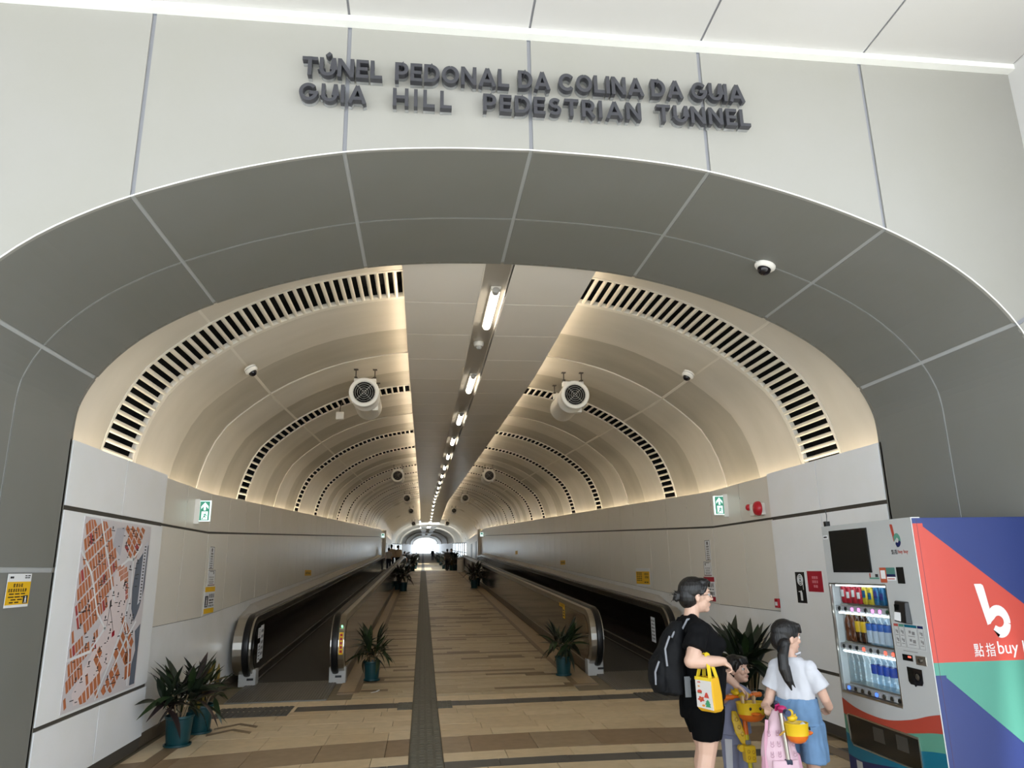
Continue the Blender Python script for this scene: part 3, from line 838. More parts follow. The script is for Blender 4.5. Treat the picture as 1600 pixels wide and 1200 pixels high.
    e = xo+so*.07
    pf = [(e,.905),(xw,.985),(xw,1.04),(xw-so*.04,1.035),(e,.945)]
    mb = MB(); mb.rings([[(x_, y0+.5, (.86 if k_ < 2 else .90)+gz(y0+.5)) for k_, (x_, z_) in enumerate(pf)]]+[[(x_, q, z_+gz(q)) for x_, z_ in pf] for q in ysteps(y0+1.3, y1)], 0, False); mb.build('wall_cover', M_GREYBOX, t)
    mb = MB(); loft(mb, rect(*sorted((e-so*0+so*.11, xw)), .0, .905), y0+1.0, y1); mb.build('cover_side', M_DADO, t)
    return t
wk1 = walkway(-2.47, -1.235, -1, 11.13, 51.0, 'moving walkway with black balustrades on the map side of the ramp')
wk2 = walkway(3.79, 2.635, 1, 11.05, 51.0, 'moving walkway on the vending machine side of the ramp, behind the woman')
walkway(-2.47, -1.20, -1, 70.0, 150.0, 'far moving walkway beyond the lobby on the map side')
walkway(3.79, 2.60, 1, 70.0, 150.0, 'far moving walkway beyond the lobby on the vending machine side')
def sticker(par, y0, y1, z0, z1, x, s, m, name, lines=4, ink=M_INK, slope=True):
    mb = MB(); a, b = sorted((x, x+s*.003)); g0, g1 = gz(y0), gz(y1)
    mb.hexa([(a,y0,z0+g0),(b,y0,z0+g0),(b,y1,z0+g1),(a,y1,z0+g1),(a,y0,z1+g0),(b,y0,z1+g0),(b,y1,z1+g1),(a,y1,z1+g1)])
    o = mb.build(name, m, par)
    if lines:
        mb = MB(); h = (z1-z0)/(lines+1)
        for i in range(lines):
            z = z0+h*(i+.75); n = random.randint(3,6)
            for k in range(n):
                ya = y0+(y1-y0)*(.1+.8*k/n); yb = ya+(y1-y0)*.8/n*random.uniform(.5,.85)
                p, q = sorted((x+s*.003, x+s*.0045))
                mb.box(p, q, min(ya,yb), max(ya,yb), z+gz(ya), z+h*.5+gz(ya))
        mb.build('print', ink, o)
    return o
xs_ = -2.47+.075+.006
for y0, y1, z0, z1 in ((11.72,11.92,.30,.78),(11.55,11.70,.62,.76),(11.58,11.72,.28,.54)):
    sticker(wk1, y0, y1, z0, z1, xs_, 1, M_SIGNW, 'notice_sticker', 5, M_INKG)
xs_ = 3.79-.081
sticker(wk2, 11.75, 11.95, .36, .74, xs_, -1, M_SIGNW, 'notice_sticker', 6, M_INKG)
# yellow sticker on the rounded end of the near-left newel and the sign on the right balustrade
def curved_sticker(par, x0, x1, y0, r, zc, t0, t1, m, name, e):
    rs = []
    for k in range(9):
        t = math.radians(t0+(t1-t0)*k/8); rs.append([(x, y0+r-(r+q)*math.sin(t), zc+(r+q)*math.cos(t)+gz(y0)) for q, x in ((.0005,x0),(.0005,x1),(e,x1),(e,x0))])
    return MB().rings(rs, 0, False).build(name, m, par)
cs = curved_sticker(wk1, -1.175, -1.118, 11.13, .405, .53, 62, 106, M_SIGNY, 'warning_sticker', .003)
for k in range(5): curved_sticker(cs, -1.162, -1.130, 11.13, .405, .53, 65+8*k, 70+8*k, M_SIGNR, 'print', .0042)
sticker(wk2, 13.05, 13.55, .80, 1.0-.14, 2.635-.1375, -1, M_SIGNY, 'warning_sticker', 2, M_INK)
sticker(wk2, 13.05, 13.22, .62, .80, 2.635-.1375, -1, M_SIGNY, 'warning_sticker', 3, M_INK)
mg = mat('green_lamp', rgb(120,255,170), .4, emit=(.3,1,.5,1), es=2.0)
MB().cyl((-1.146,11.215,.795+gz(11.2)),(-1.146,11.20,.803+gz(11.2)),.013,n=12).build('green_lamp', mg, wk1)
ml = mat('white_lamp', rgb(255,255,255), .4, emit=(1,1,1,1), es=5.0)
MB().cyl((-2.47+.085,11.62,.075+gz(11.6)),(-2.47+.09,11.62,.075+gz(11.6)),.03,n=14).build('entry_lamp', ml, wk1)

# ------------------------------------------------------------------ notices and signs on the walls
def notice(name, label, cat, x, s, y0, y1, z0, z1, bands, ink=M_INK, lines=(), border=None, picto=None, group=None):
    """flat sheet on a wall at x facing s; bands = [(fraction from, fraction to, material)] of its height"""
    t = thing(name, (x+s*.002, (y0+y1)/2, z0+gz((y0+y1)/2)), label, cat, group)
    g = gz((y0+y1)/2); H = z1-z0
    a, b = sorted((x+s*.0005, x+s*.004))
    MB().box(a, b, y0, y1, z0+g, z1+g).build('sheet', M_SIGNW, t)
    c, d = sorted((x+s*.004, x+s*.0048))
    for f0, f1, m in bands: MB().box(c, d, y0, y1, z0+g+H*f0, z0+g+H*f1).build('colour_field', m, t)
    if lines:
        mb = MB(); e, f = sorted((x+s*.0048, x+s*.0056))
        for fz, hz, n, u0, u1 in lines:
            for k in range(n):
                w = (y1-y0)*(u1-u0)/n; ya = y0+(y1-y0)*u0+w*k
                if n > 3 and hz > .05:   # character-like blocks
                    for q in range(3):
                        zz = z0+g+H*(fz+hz*q/3); mb.box(e, f, ya+w*.1, ya+w*random.uniform(.6,.9), zz, zz+H*hz*.2)
                    mb.box(e, f, ya+w*random.uniform(.3,.5), ya+w*random.uniform(.5,.65), z0+g+H*fz, z0+g+H*(fz+hz))
                else: mb.box(e, f, ya+w*.08, ya+w*random.uniform(.75,.95), z0+g+H*fz, z0+g+H*(fz+hz))
        mb.build('print', ink, t)
    if picto:
        u, v, w, h = picto; e, f = sorted((x+s*.0048, x+s*.006))
        ya, yb = y0+(y1-y0)*u, y0+(y1-y0)*(u+w)
        MB().box(e, f, ya, yb, z0+g+H*v, z0+g+H*(v+h)).build('pictogram', M_INK, t)
        e, f = sorted((x+s*.006, x+s*.007)); ym = (ya+yb)/2; ww = (yb-ya)
        mb = MB(); mb.box(e,f,ym-ww*.14,ym+ww*.14,z0+g+H*(v+h*.2),z0+g+H*(v+h*.7)); mb.box(e,f,ym-ww*.09,ym+ww*.09,z0+g+H*(v+h*.74),z0+g+H*(v+h*.88)); mb.box(e,f,ym-ww*.3,ym+ww*.3,z0+g+H*(v+h*.1),z0+g+H*(v+h*.16))
        mb.build('figure', M_SIGNW, t)
    if border:
        e, f = sorted((x+s*.004, x+s*.0055)); w = .008; mb = MB()
        mb.box(e,f,y0,y1,z0+g,z0+g+w); mb.box(e,f,y0,y1,z1+g-w,z1+g); mb.box(e,f,y0,y0+w,z0+g,z1+g); mb.box(e,f,y1-w,y1,z0+g,z1+g)
        mb.build('border', border, t)
    return t
notice('notice_sheet', 'yellow and white notice with black print on the grey portal lining', 'notice', -2.68, 1, 5.205, 5.495, 1.432, 1.648,
       [(.08,.76,M_SIGNY)], M_INK, [(.60,.11,4,.25,.68),(.46,.10,8,.06,.86),(.38,.035,3,.1,.85),(.29,.035,3,.08,.88),(.21,.035,2,.2,.75),(.13,.035,2,.15,.6),(.86,.06,2,.08,.25),(.86,.03,2,.7,.95),(.92,.03,2,.7,.95)], picto=(.74,.10,.2,.24))
def column(x, s, ya, yb, which, fieldm):
    w = yb-ya
    notice('notice_sheet', 'tall narrow white notice, topmost of three %s' % which, 'notice', x, s, ya+w*.15, ya+w*.62, 1.68, 1.96, [], M_INKG, [(.04,.05,1,.2,.8),(.12,.06,2,.2,.8),(.22,.06,2,.2,.8),(.32,.06,2,.25,.75),(.42,.06,2,.25,.75),(.52,.08,2,.25,.75),(.64,.09,2,.25,.75),(.77,.16,1,.3,.7)], border=M_INKG)
    notice('notice_sheet', 'white notice with small grey print, middle of three %s' % which, 'notice', x, s, ya+w*.18, ya+w*.88, 1.47, 1.665, [(.0,.06,M_SIGNR)], M_INKG, [(.12,.05,3,.2,.8),(.22,.05,4,.15,.85),(.34,.1,5,.2,.8),(.5,.08,4,.15,.85),(.72,.2,1,.7,.85),(.88,.05,1,.15,.85)], border=M_INKG)
    notice('warning_notice', '%s warning notice, lowest of three %s' % ('yellow and white' if fieldm is M_SIGNY else 'red and white', which), 'notice', x, s, ya, yb, 1.13, 1.455, [(.0,.19,fieldm),(.81,1.0,fieldm)], M_INK, [(.58,.16,5,.42,.95),(.46,.06,3,.45,.9),(.36,.05,3,.45,.9),(.24,.08,6,.42,.95)] if fieldm is M_SIGNY else [(.58,.17,6,.1,.95),(.46,.06,4,.1,.95),(.27,.13,7,.08,.95)], picto=(.05,.24,.3,.42) if fieldm is M_SIGNY else None)
column(XL, 1, 9.82, 10.27, 'under the left exit sign', M_SIGNY)
column(XR, -1, 9.86, 10.25, 'under the right exit sign', M_SIGNR)
notice('warning_notice', 'pair of yellow notices on one white sheet above the right walkway', 'notice', XR, -1, 12.79, 13.62, 1.13, 1.45, [(.12,.82,M_SIGNY)], M_INK, [(.62,.12,4,.08,.40),(.45,.12,4,.08,.36),(.2,.06,2,.1,.4),(.7,.05,3,.55,.95),(.6,.05,3,.55,.95),(.5,.05,3,.55,.95),(.4,.05,3,.55,.95),(.3,.05,3,.55,.95)])
notice('warning_notice', 'small yellow notice far along the right wall above the walkway', 'notice', XR, -1, 20.55, 21.3, 1.24, 1.36, [(0,1,M_SIGNY)], M_INK, [(.3,.4,5,.1,.9)])
notice('warning_notice', 'small yellow notice on the left wall above the walkway handrail', 'notice', XL, 1, 17.75, 18.75, 1.19, 1.32, [(0,1,M_SIGNY)], M_INK, [(.3,.4,5,.1,.9)])
notice('warning_notice', 'tiny yellow notice farthest along the right wall', 'notice', XR, -1, 31, 31.8, 1.3, 1.45, [(0,1,M_SIGNY)])
notice('red_notice', 'dark red notice with pale print beside the vending machine', 'notice', 3.97, -1, 7.01, 7.30, 1.345, 1.55, [(0,1,M_SIGNR)], mat('pale_pink', rgb(205,120,130), .6), [(.62,.13,3,.3,.7),(.42,.13,3,.3,.7),(.2,.13,2,.35,.65)])
es = notice('extinguisher_sign', 'narrow black sign with a white fire hose and extinguisher next to the red notice', 'sign', 3.97, -1, 7.355, 7.55, 1.225, 1.54, [(0,1,mat('sign_black', rgb(22,22,24), .4))])
mb = MB(); cx = 3.97-.0055
for r_ in (.055,.038,.02): mb.tube([(cx, 7.452+r_*math.cos(2*PI*k/20), 1.46+r_*math.sin(2*PI*k/20)) for k in range(20)], .005, 5, closed=True)
mb.box(cx-.001,cx+.001,7.40,7.408,1.36,1.44); mb.build('hose_symbol', M_SIGNW, es)
mb = MB(); mb.box(cx-.001,cx+.001,7.435,7.475,1.25,1.335); mb.box(cx-.001,cx+.001,7.445,7.465,1.335,1.35); mb.box(cx-.001,cx+.001,7.465,7.51,1.335,1.345); mb.build('extinguisher_symbol', M_SIGNW, es)
# fire alarm
fa = thing('fire_alarm', (3.96, 8.22, 2.26), 'fire alarm with red bell and small red strobe by the pilaster', 'alarm')
MB().box(3.93,4.0,8.14,8.42,2.19,2.33).build('backbox', M_PLAST, fa, bevel=.01)
mred = mat('alarm_red', rgb(176,26,40), .3)
mb = MB(); mb.lathe([(.085,0),(.085,.02),(.075,.045),(.05,.06),(.01,.065)], (0,0,0), 24); mb.v = [(3.93-z, 8.16+x, 2.265+y) for x, y, z in mb.v]; mb.build('bell', mred, fa)
mb = MB(); mb.ell((0,0,0),(.04,.04,.035)); mb.v = [(3.935-z, 8.45+x, 2.30+y) for x, y, z in mb.v]; mb.build('strobe', mred, fa)
cp = thing("call_point", (3.97, 8.02, 1.2), 'small red break-glass call point beside the pilaster edge', 'alarm')
MB().box(3.955,4.0,7.98,8.07,1.15,1.25).build('box', mred, cp, bevel=.006)
MB().box(3.952,3.956,8.0,8.05,1.175,1.215).build('glass_plate', M_SIGNW, cp)
# exit signs
mgreen = mat('exit_green', rgb(62,128,106), .4, emit=(.035,.19,.125,1), es=.9)
mwlit = mat('exit_white', rgb(240,250,248), .4, emit=(.80,1.0,.97,1), es=.95)
def exit_sign(x0, x1, y, z0, z1, s, label, detail=True):
    t = thing('exit_sign', ((x0+x1)/2, y, z0), label, 'sign', 'exit signs')
    MB().box(x0, x1, y, y+.03, z0, z1).build('light_panel', mwlit, t, bevel=.003)
    wx = x0 if s > 0 else x1
    a, b = sorted((wx-s*.05, wx+s*.012)); MB().box(a, b, y-.012, y+.05, z0-.03, z1+.02).build('bracket', M_PLAST, t, bevel=.005)
    w = x1-x0; h = z1-z0; fy = y-.001
    (MB().box(x0+w*.10, x1-w*.08, fy-.001, fy, z0+h*.04, z1-h*.04) if detail else MB().box(x0+w*.2, x1-w*.2, fy-.001, fy, z0+h*.5, z1-h*.12)).build('green_field', mgreen, t)
    fr = ((x0+w*.1, fy-.0012, z0+h*.04),(w*.82,0,0),(0,0,h*.92))
    if detail:
        MB().prism([(.5,.95),(.88,.73),(.88,.60),(.6,.76),(.6,.53),(.4,.53),(.4,.76),(.12,.60),(.12,.73)], fr, (0,-.001,0)).build('arrow', mwlit, t)
        MB().prism([(.2,.04),(.84,.04),(.84,.47),(.2,.47)], fr, (0,-.001,0)).build('doorway', mwlit, t)
        fr2 = ((fr[0][0], fy-.0023, fr[0][2]), fr[1], fr[2]); mb = MB(); d = (0,-.001,0)
        mb.band([(.62,.34),(.50,.22),(.42,.18)], .09, fr2, d); mb.band([(.50,.22),(.66,.16),(.62,.06)], .06, fr2, d); mb.band([(.44,.19),(.36,.10),(.24,.08)], .06, fr2, d)
        mb.band([(.58,.33),(.44,.33),(.38,.26)], .05, fr2, d); mb.band([(.62,.32),(.70,.25),(.78,.28)], .05, fr2, d)
        mb.prism([(.64+.05*math.cos(2*PI*k/10), .40+.035*math.sin(2*PI*k/10)) for k in range(10)], fr2, d)
        mb.build('running_figure', mgreen, t)
    return t
exit_sign(-2.675, -2.54, 9.12, 2.24, 2.485, 1, 'lit green exit sign on the left wall above the three notices')
exit_sign(3.815, 3.955, 9.2, 2.27, 2.515, -1, 'lit green exit sign on the right wall beside the fire alarm')
exit_sign(-2.70, -2.48, 48.5, 2.15+gz(48), 2.42+gz(48), 1, 'tiny lit exit sign at the far end of the left wall', False)
exit_sign(3.76, 3.98, 48.5, 2.15+gz(48), 2.42+gz(48), -1, 'tiny lit exit sign at the far end of the right wall', False)

# ------------------------------------------------------------------ raised lettering on the fascia
def arc(cx, cy, rx, ry, a0, a1, n=14): return [(cx+rx*math.cos(math.radians(a0+(a1-a0)*k/n)), cy+ry*math.sin(math.radians(a0+(a1-a0)*k/n))) for k in range(n+1)]
SW = .185
h_ = SW/2
GLY = {
 'T': (.74, [[(0,1-h_),(.74,1-h_)],[(.37,1),(.37,0)]]),
 'U': (.78, [[(h_,1),(h_,.36)]+arc(.39,.36,.29,.26,180,360)+[(.68,.36),(.68,1)]]),
 'N': (.80, [[(h_,0),(h_,1)],[(.70,0),(.70,1)],[(h_+.02,.93),(.68,.07)]]),
 'E': (.60, [[(h_,0),(h_,1)],[(0,1-h_),(.60,1-h_)],[(0,.5),(.55,.5)],[(0,h_),(.60,h_)]]),
 'L': (.58, [[(h_,0),(h_,1)],[(0,h_),(.58,h_)]]),
 'P': (.68, [[(h_,0),(h_,1)],[(.1,1-h_)]+[(.36,1-h_)]+arc(.36,.655,.22,.245,90,-90)+[(.1,.41)]]),
 'D': (.80, [[(h_,0),(h_,1)],[(.1,1-h_),(.34,1-h_)]+arc(.34,.5,.36,.4,90,-90)+[(.1,h_)]]),
 'O': (.90, [arc(.45,.5,.35,.4,90,450,28)]),
 'A': (.92, [[(.10,0),(.46,.98)],[(.82,0),(.46,.98)],[(.2,.27),(.72,.27)]]),
 'C': (.86, [arc(.46,.5,.36,.4,42,318,22)]),
 'G': (.92, [arc(.46,.5,.36,.4,42,352,24)+[(.82,.46)],[(.48,.46),(.92,.46)]]),
 'I': (.20, [[(h_,0),(h_,1)]]),
 'H': (.78, [[(h_,0),(h_,1)],[(.68,0),(.68,1)],[(h_,.5),(.68,.5)]]),
 'R': (.72, [[(h_,0),(h_,1)],[(.1,1-h_),(.36,1-h_)]+arc(.36,.665,.22,.235,90,-90)+[(.1,.43)],[(.32,.43),(.62,0)]]),
 'S': (.66, [arc(.34,.70,.22,.20,35,270,14)+arc(.33,.30,.24,.20,90,-145,14)]),
}
GLY['\u00da'] = (GLY['U'][0], GLY['U'][1]+[[(.34,1.08),(.52,1.26)]])
lt = thing('tunnel_name_lettering', (.67, FY-.04, 4.6), 'two lines of raised dark grey capitals naming the pedestrian tunnel on the fascia', 'lettering')
M_LET = mat('letter_grey', rgb(60,60,65), .38)
M_ACR = mat('letter_acrylic', rgb(205,207,208), .15, alpha=.45)
lmesh = {}
def letters(words, z0, cap):
    for s, xa, xb in words:
        ws = [GLY[c][0] for c in s]; k = cap
        nat = sum(ws)*k; gap = (xb-xa-nat)/max(1, len(s)-1)
        if gap < .012:
            kx = (xb-xa-.012*(len(s)-1))/sum(ws); gap = .012
        else: kx = k
        x = xa
        for c in s:
            w, st = GLY[c]; key = (c, round(kx,4), cap)
            if key not in lmesh:
                mb = MB(); mb2 = MB()
                for q, p in enumerate(st):
                    mb.band([(a*kx, b*cap) for a, b in p], SW*cap*(.97-.004*q), ((0,.0006*q,0),(1,0,0),(0,0,1)), (0,-.04-.0012*q,0))
                    mb2.band([(a*kx, b*cap) for a, b in p], SW*cap*.9, ((0,0,0),(1,0,0),(0,0,1)), (0,.03,0))
                lmesh[key] = (mb.data('letter', M_LET), mb2.data('letter_standoff', M_ACR))
            o = place('letter', lmesh[key][0], lt, (x, FY-.03, z0))
            place('letter_standoff', lmesh[key][1], o, (x, FY-.03, z0))
            x += w*kx+gap
letters([('T\u00daNEL',-.79,-.295),('PEDONAL',-.215,.515),('DA',.575,.785),('COLINA',.84,1.415),('DA',1.465,1.685),('GUIA',1.74,2.115)], 4.632, .133)
letters([('GUIA',-.80,-.385),('HILL',-.225,.145),('PEDESTRIAN',.345,1.385),('TUNNEL',1.49,2.135)], 4.448, .127)

# ------------------------------------------------------------------ map on the left pilaster
mp = thing('wall_map', (-2.68, 6.9, 1.35), 'large printed district map on the left pilaster, orange blocks and white streets', 'map')
mo, mg_, mpk, mwt, mgr = mat('map_orange', rgb(186,112,72), .45), mat('map_grey', rgb(184,182,190), .45), mat('map_pink', rgb(222,208,208), .45), mat('map_water', rgb(98,106,120), .45), mat('map_ink', rgb(60,56,58), .5)
MYA, MYB, MZA, MZB = 6.185, 7.64, .62, 2.09
xs0 = -2.68
MB().box(xs0+.0005, xs0+.004, MYA, MYB, MZA, MZB).build('sheet', mat('map_sheet', rgb(206,200,203), .4), mp)
def mfr(l): return ((xs0+.004+.0006*l, MYA, MZB),(0,MYB-MYA,0),(0,0,-(MZB-MZA)))
MD = (.0005,0,0)
hill = [(.52,.27),(.60,.25),(.68,.30),(.71,.42),(.70,.55),(.62,.70),(.58,.80),(.46,.86),(.36,.97),(.14,.98),(.10,.92),(.22,.80),(.30,.72),(.34,.60),(.42,.48),(.46,.36)]
MB().prism(hill, mfr(1), MD).build('hill_area', mpk, mp)
MB().prism([(.14,.40),(.24,.34),(.28,.40),(.20,.50)], mfr(1), MD).build('park_area', mpk, mp)
MB().prism([(.80,.24),(.985,.12),(.985,.40),(.93,.52),(.90,.56),(.86,.60),(.80,.52),(.78,.40)], mfr(1), MD).build('water_area', mwt, mp)
MB().prism([(.90,.66),(.985,.62),(.985,.985),(.90,.985),(.90,.86),(.94,.78)], mfr(1), MD).build('water_area', mwt, mp)
MB().prism([(.44,.04),(.56,.03),(.53,.20),(.40,.14)], mfr(1), MD).build('grey_district', mg_, mp)
MB().prism([(.905,.13),(.965,.10),(.955,.47),(.89,.50)], mfr(3), MD).build('legend_column', mat('map_legend', rgb(206,206,214), .45), mp)
def inside(p, poly):
    r = False
    for i in range(len(poly)):
        (x1,y1),(x2,y2) = poly[i-1], poly[i]
        if (y1 > p[1]) != (y2 > p[1]) and p[0] < (x2-x1)*(p[1]-y1)/(y2-y1)+x1: r = not r
    return r
rr = random.Random(3)
mb = MB(); mb2 = MB()
regs = [([(.02,.01),(.34,.01),(.50,.26),(.42,.46),(.28,.62),(.16,.62),(.02,.56)], 62, .075, .034),
        ([(.58,.02),(.88,.02),(.80,.18),(.62,.22)], 30, .07, .045),
        ([(.02,.62),(.26,.66),(.20,.80),(.02,.98)], 66, .075, .032),
        ([(.30,.60),(.36,.56),(.32,.72),(.26,.74)], 66, .05, .03),
        ([(.70,.58),(.84,.64),(.88,.74),(.80,.90),(.74,.80),(.62,.78)], 40, .07, .06),
        ([(.58,.80),(.74,.84),(.66,.98),(.44,.98)], 48, .07, .06),
        ([(.26,.86),(.44,.86),(.42,.985),(.2,.985)], 66, .08, .045),
        ([(.36,.68),(.46,.72),(.42,.84),(.30,.80)], 40, .07, .05),
        ([(.76,.80),(.88,.78),(.89,.97),(.80,.96)], 80, .09, .05),
        ([(.52,.27),(.58,.24),(.69,.29),(.72,.44),(.695,.46),(.66,.36),(.60,.33),(.55,.34)], 75, .035, .02)]
for poly, ang, du, dv in regs:
    a = math.radians(ang); ca, sa = math.cos(a), math.sin(a)
    for i in range(-30, 31):
        for j in range(-50, 51):
            u, v = i*du, j*dv
            c = (.5+u*ca-v*sa, .5+u*sa+v*ca)
            if not inside(c, poly): continue
            k, l = (.88 if i % 3 else .76), (.78 if j % 4 else .60)
            q = [(-du/2*k,-dv/2*l),(du/2*k,-dv/2*l),(du/2*k,dv/2*l),(-du/2*k,dv/2*l)]
            pts = [(min(.985,max(.012,c[0]+x*ca-y*sa)), min(.985,max(.012,c[1]+x*sa+y*ca))) for x, y in q]
            (mb if rr.random() < .93 else mb2).prism(pts, mfr(2), MD)
o = mb.build('city_blocks', mo, mp); o['kind'] = 'stuff'
o = mb2.build('landmark_blocks', mat('map_red', rgb(168,66,62), .5), mp); o['kind'] = 'stuff'
mb = MB()
for P in ([(.0,.18),(.16,.30),(.30,.52),(.44,.62)],[(.20,.0),(.34,.20),(.52,.46)],[(.0,.74),(.26,.72),(.44,.60)],[(.74,.20),(.76,.44),(.70,.60),(.56,.80),(.40,.99)],[(.72,.58),(.84,.80),(.86,.98)],[(.90,.60),(.76,.70),(.60,.86)],[(.56,.26),(.66,.22),(.74,.22),(.86,.12)]):
    mb.band(P, .016, mfr(3), MD)
mb.build('main_roads', M_SIGNW, mp)
mb = MB()
for k in range(150):
    u, v = rr.uniform(.03,.86), rr.uniform(.03,.97); w = rr.uniform(.01,.05)
    mb.prism([(u,v),(u+w,v),(u+w,v+.005),(u,v+.005)], mfr(4), MD)
    if k % 3 == 0: mb.prism([(u+.01,v-.022),(u+.024,v-.022),(u+.024,v-.006),(u+.01,v-.006)], mfr(4), MD)
for k in range(18):
    v = .13+.02*k
    mb.prism([(.915,v),(.94,v),(.94,v+.009),(.915,v+.009)], mfr(5), MD)
mb.prism([(.455,.46),(.475,.45),(.482,.49),(.46,.505)], mfr(4), MD)
o = mb.build('map_print', mgr, mp); o['kind'] = 'stuff'
mb = MB(); mb.band([(.47,.50),(.53,.60),(.56,.66)], .004, mfr(4), MD); mb.band([(.46,.50),(.45,.60)], .004, mfr(4), MD); mb.build('map_print', mgr, mp)
MB().prism([(.535,.64),(.57,.63),(.575,.66),(.54,.67)], mfr(4), MD).build('you_are_here_mark', M_SIGNR, mp)
ALB = 0.70
# ------------------------------------------------------------------ vending machine (front faces -x)
vm = thing('vending_machine', (3.5, 4.87, 0), 'white drinks vending machine with red, teal and navy side against the right portal wall', 'vending machine')
VX, VB, VY0, VY1, VH = 3.10, 3.94, 4.335, 5.405, 1.90
vw = mat('machine_white', rgb(206,208,208), .3); vdk = mat('machine_dark', rgb(30,32,34), .25); vin = mat('machine_interior', rgb(235,240,243), .4)
navy = mat('art_navy', rgb(48,63,122), .35); red = mat('art_red', rgb(206,80,68), .35); teal = mat('art_teal', rgb(88,160,142), .35)
red2 = mat('wave_red', rgb(190,74,56), .35); teal2 = mat('wave_teal', rgb(98,162,140), .35); blue2 = mat('wave_blue', rgb(0,112,140), .35); navy2 = mat('wave_navy', rgb(24,36,92), .35)
pw = mat('print_white', rgb(238,240,240), .4)
# hollow body: back, two ends, top, floor part
WY0, WY1, WZ0, WZ1 = 4.69, 5.385, .715, 1.472
D = .06     # door thickness
mb = MB(); mb.box(VX+D+.01, VB, VY0, VY0+.03, .07, VH-.01); mb.build('side_wall', vw, vm)
mb = MB(); mb.box(VX+D+.01, VB, VY1-.03, VY1, .07, VH-.01); mb.build('side_wall', vw, vm)
mb = MB(); mb.box(VB-.03, VB, VY0+.03, VY1-.03, .07, VH-.01); mb.build('back_wall', vw, vm)
mb = MB(); mb.box(VX+D-.005, VB, VY0, VY1, VH-.03, VH-.004); mb.build('roof', navy, vm, bevel=.004)
mb = MB(); mb.box(VX+D+.01, VB, VY0+.03, VY1-.03, .07, .12); mb.build('base', vdk, vm)
for x in (VX+.14, VB-.1):
    for y in (VY0+.08, VY1-.08): MB().cyl((x,y,0),(x,y,.07),.025,n=10).build('foot', vdk, vm)
# door: frame round the display window
for nm, y0, y1, z0, z1 in (('door_rail', VY0, VY1, WZ1, VH), ('door_rail', VY0, VY1, .09, WZ0), ('door_stile', VY0, WY0, WZ0, WZ1), ('door_stile', WY1, VY1, WZ0, WZ1)):
    MB().box(VX, VX+D, y0, y1, z0, z1).build(nm, vw, vm)
MB().box(VX-.002, VX+D, VY0-.004, VY0, .09, VH).build('door_edge', mat('door_edge_white', rgb(232,234,232), .25), vm)
# display box
BX = VX+.19
mb = MB(); mb.box(BX, BX+.01, WY0-.02, WY1, WZ0-.01, WZ1+.01); mb.build('display_back', mat('display_backlight', rgb(235,240,245), .4, emit=(.80,.92,1,1), es=.45), vm)
mb = MB(); mb.box(VX+.01, BX, WY1-.004, WY1+.008, WZ0, WZ1); mb.box(VX+.01, BX, WY0-.012, WY0, WZ0, WZ1); mb.box(VX+.01, BX, WY0, WY1, WZ1, WZ1+.012); mb.box(VX+.01, BX, WY0, WY1, WZ0-.012, WZ0); mb.build('display_lining', vin, vm)
mlt = mat('display_lamp', rgb(255,255,255), .4, emit=(.85,.95,1,1), es=4.0)
shelves = [(1.327, 'top'), (1.06, 'middle'), (.772, 'bottom')]
mbtn = mat('button_dark', rgb(40,40,42), .3)
lit = {0: ((2,3,5,6), mat('button_pink', rgb(240,120,220), .4, emit=(1,.35,.9,1), es=1.6)), 1: ((3,6,7), mat('button_red', rgb(255,80,60), .4, emit=(1,.15,.10,1), es=1.6)), 2: ((0,4), mat('button_blue', rgb(60,110,255), .4, emit=(.1,.25,1,1), es=1.8))}
PY = [5.335-.068*i for i in range(8)]
PB = [5.32-.083*i for i in range(8)]
for si, (z, nm) in enumerate(shelves):
    MB().box(VX+.055, BX-.005, WY0+.003, WY1-.02, z-.012, z).build('shelf', M_STEEL, vm)
    MB().box(VX+.02, VX+.07, WY0+.012, WY1-.008, z-.052, z-.012).build('button_rail', mat('rail_grey', rgb(196,194,200), .35), vm, bevel=.006)
    for i in range(8):
        y = PB[i]; m = lit[si][1] if i in lit[si][0] else mbtn
        b = MB().cyl((VX+.021,y,z-.033),(VX+.012,y,z-.033),.0155,.0135,n=14).build('button', m, vm)
        MB().cyl((VX+.0215,y,z-.033),(VX+.017,y,z-.033),.019,n=14).build('button_ring', M_STEEL, b)
for z in (WZ1-.004, 1.27, 1.0):
    MB().box(VX+.016, VX+.034, WY0+.03, WY1-.05, z-.012, z).build('display_lamp', mlt, vm)
MB().box(VX+.008, VX+.012, WY0, WY1, WZ0, WZ1).build('window_pane', glass_mat('display_glass', gl=.05), vm)
for a in ((WY0-.006, WY0+.004, WZ0, WZ1),(WY1-.004, WY1+.006, WZ0, WZ1),(WY0, WY1, WZ1-.004, WZ1+.006),(WY0, WY1, WZ0-.012, WZ0+.003)):
    MB().box(VX-.003, VX+.014, *a).build('window_trim', M_STEEL, vm)
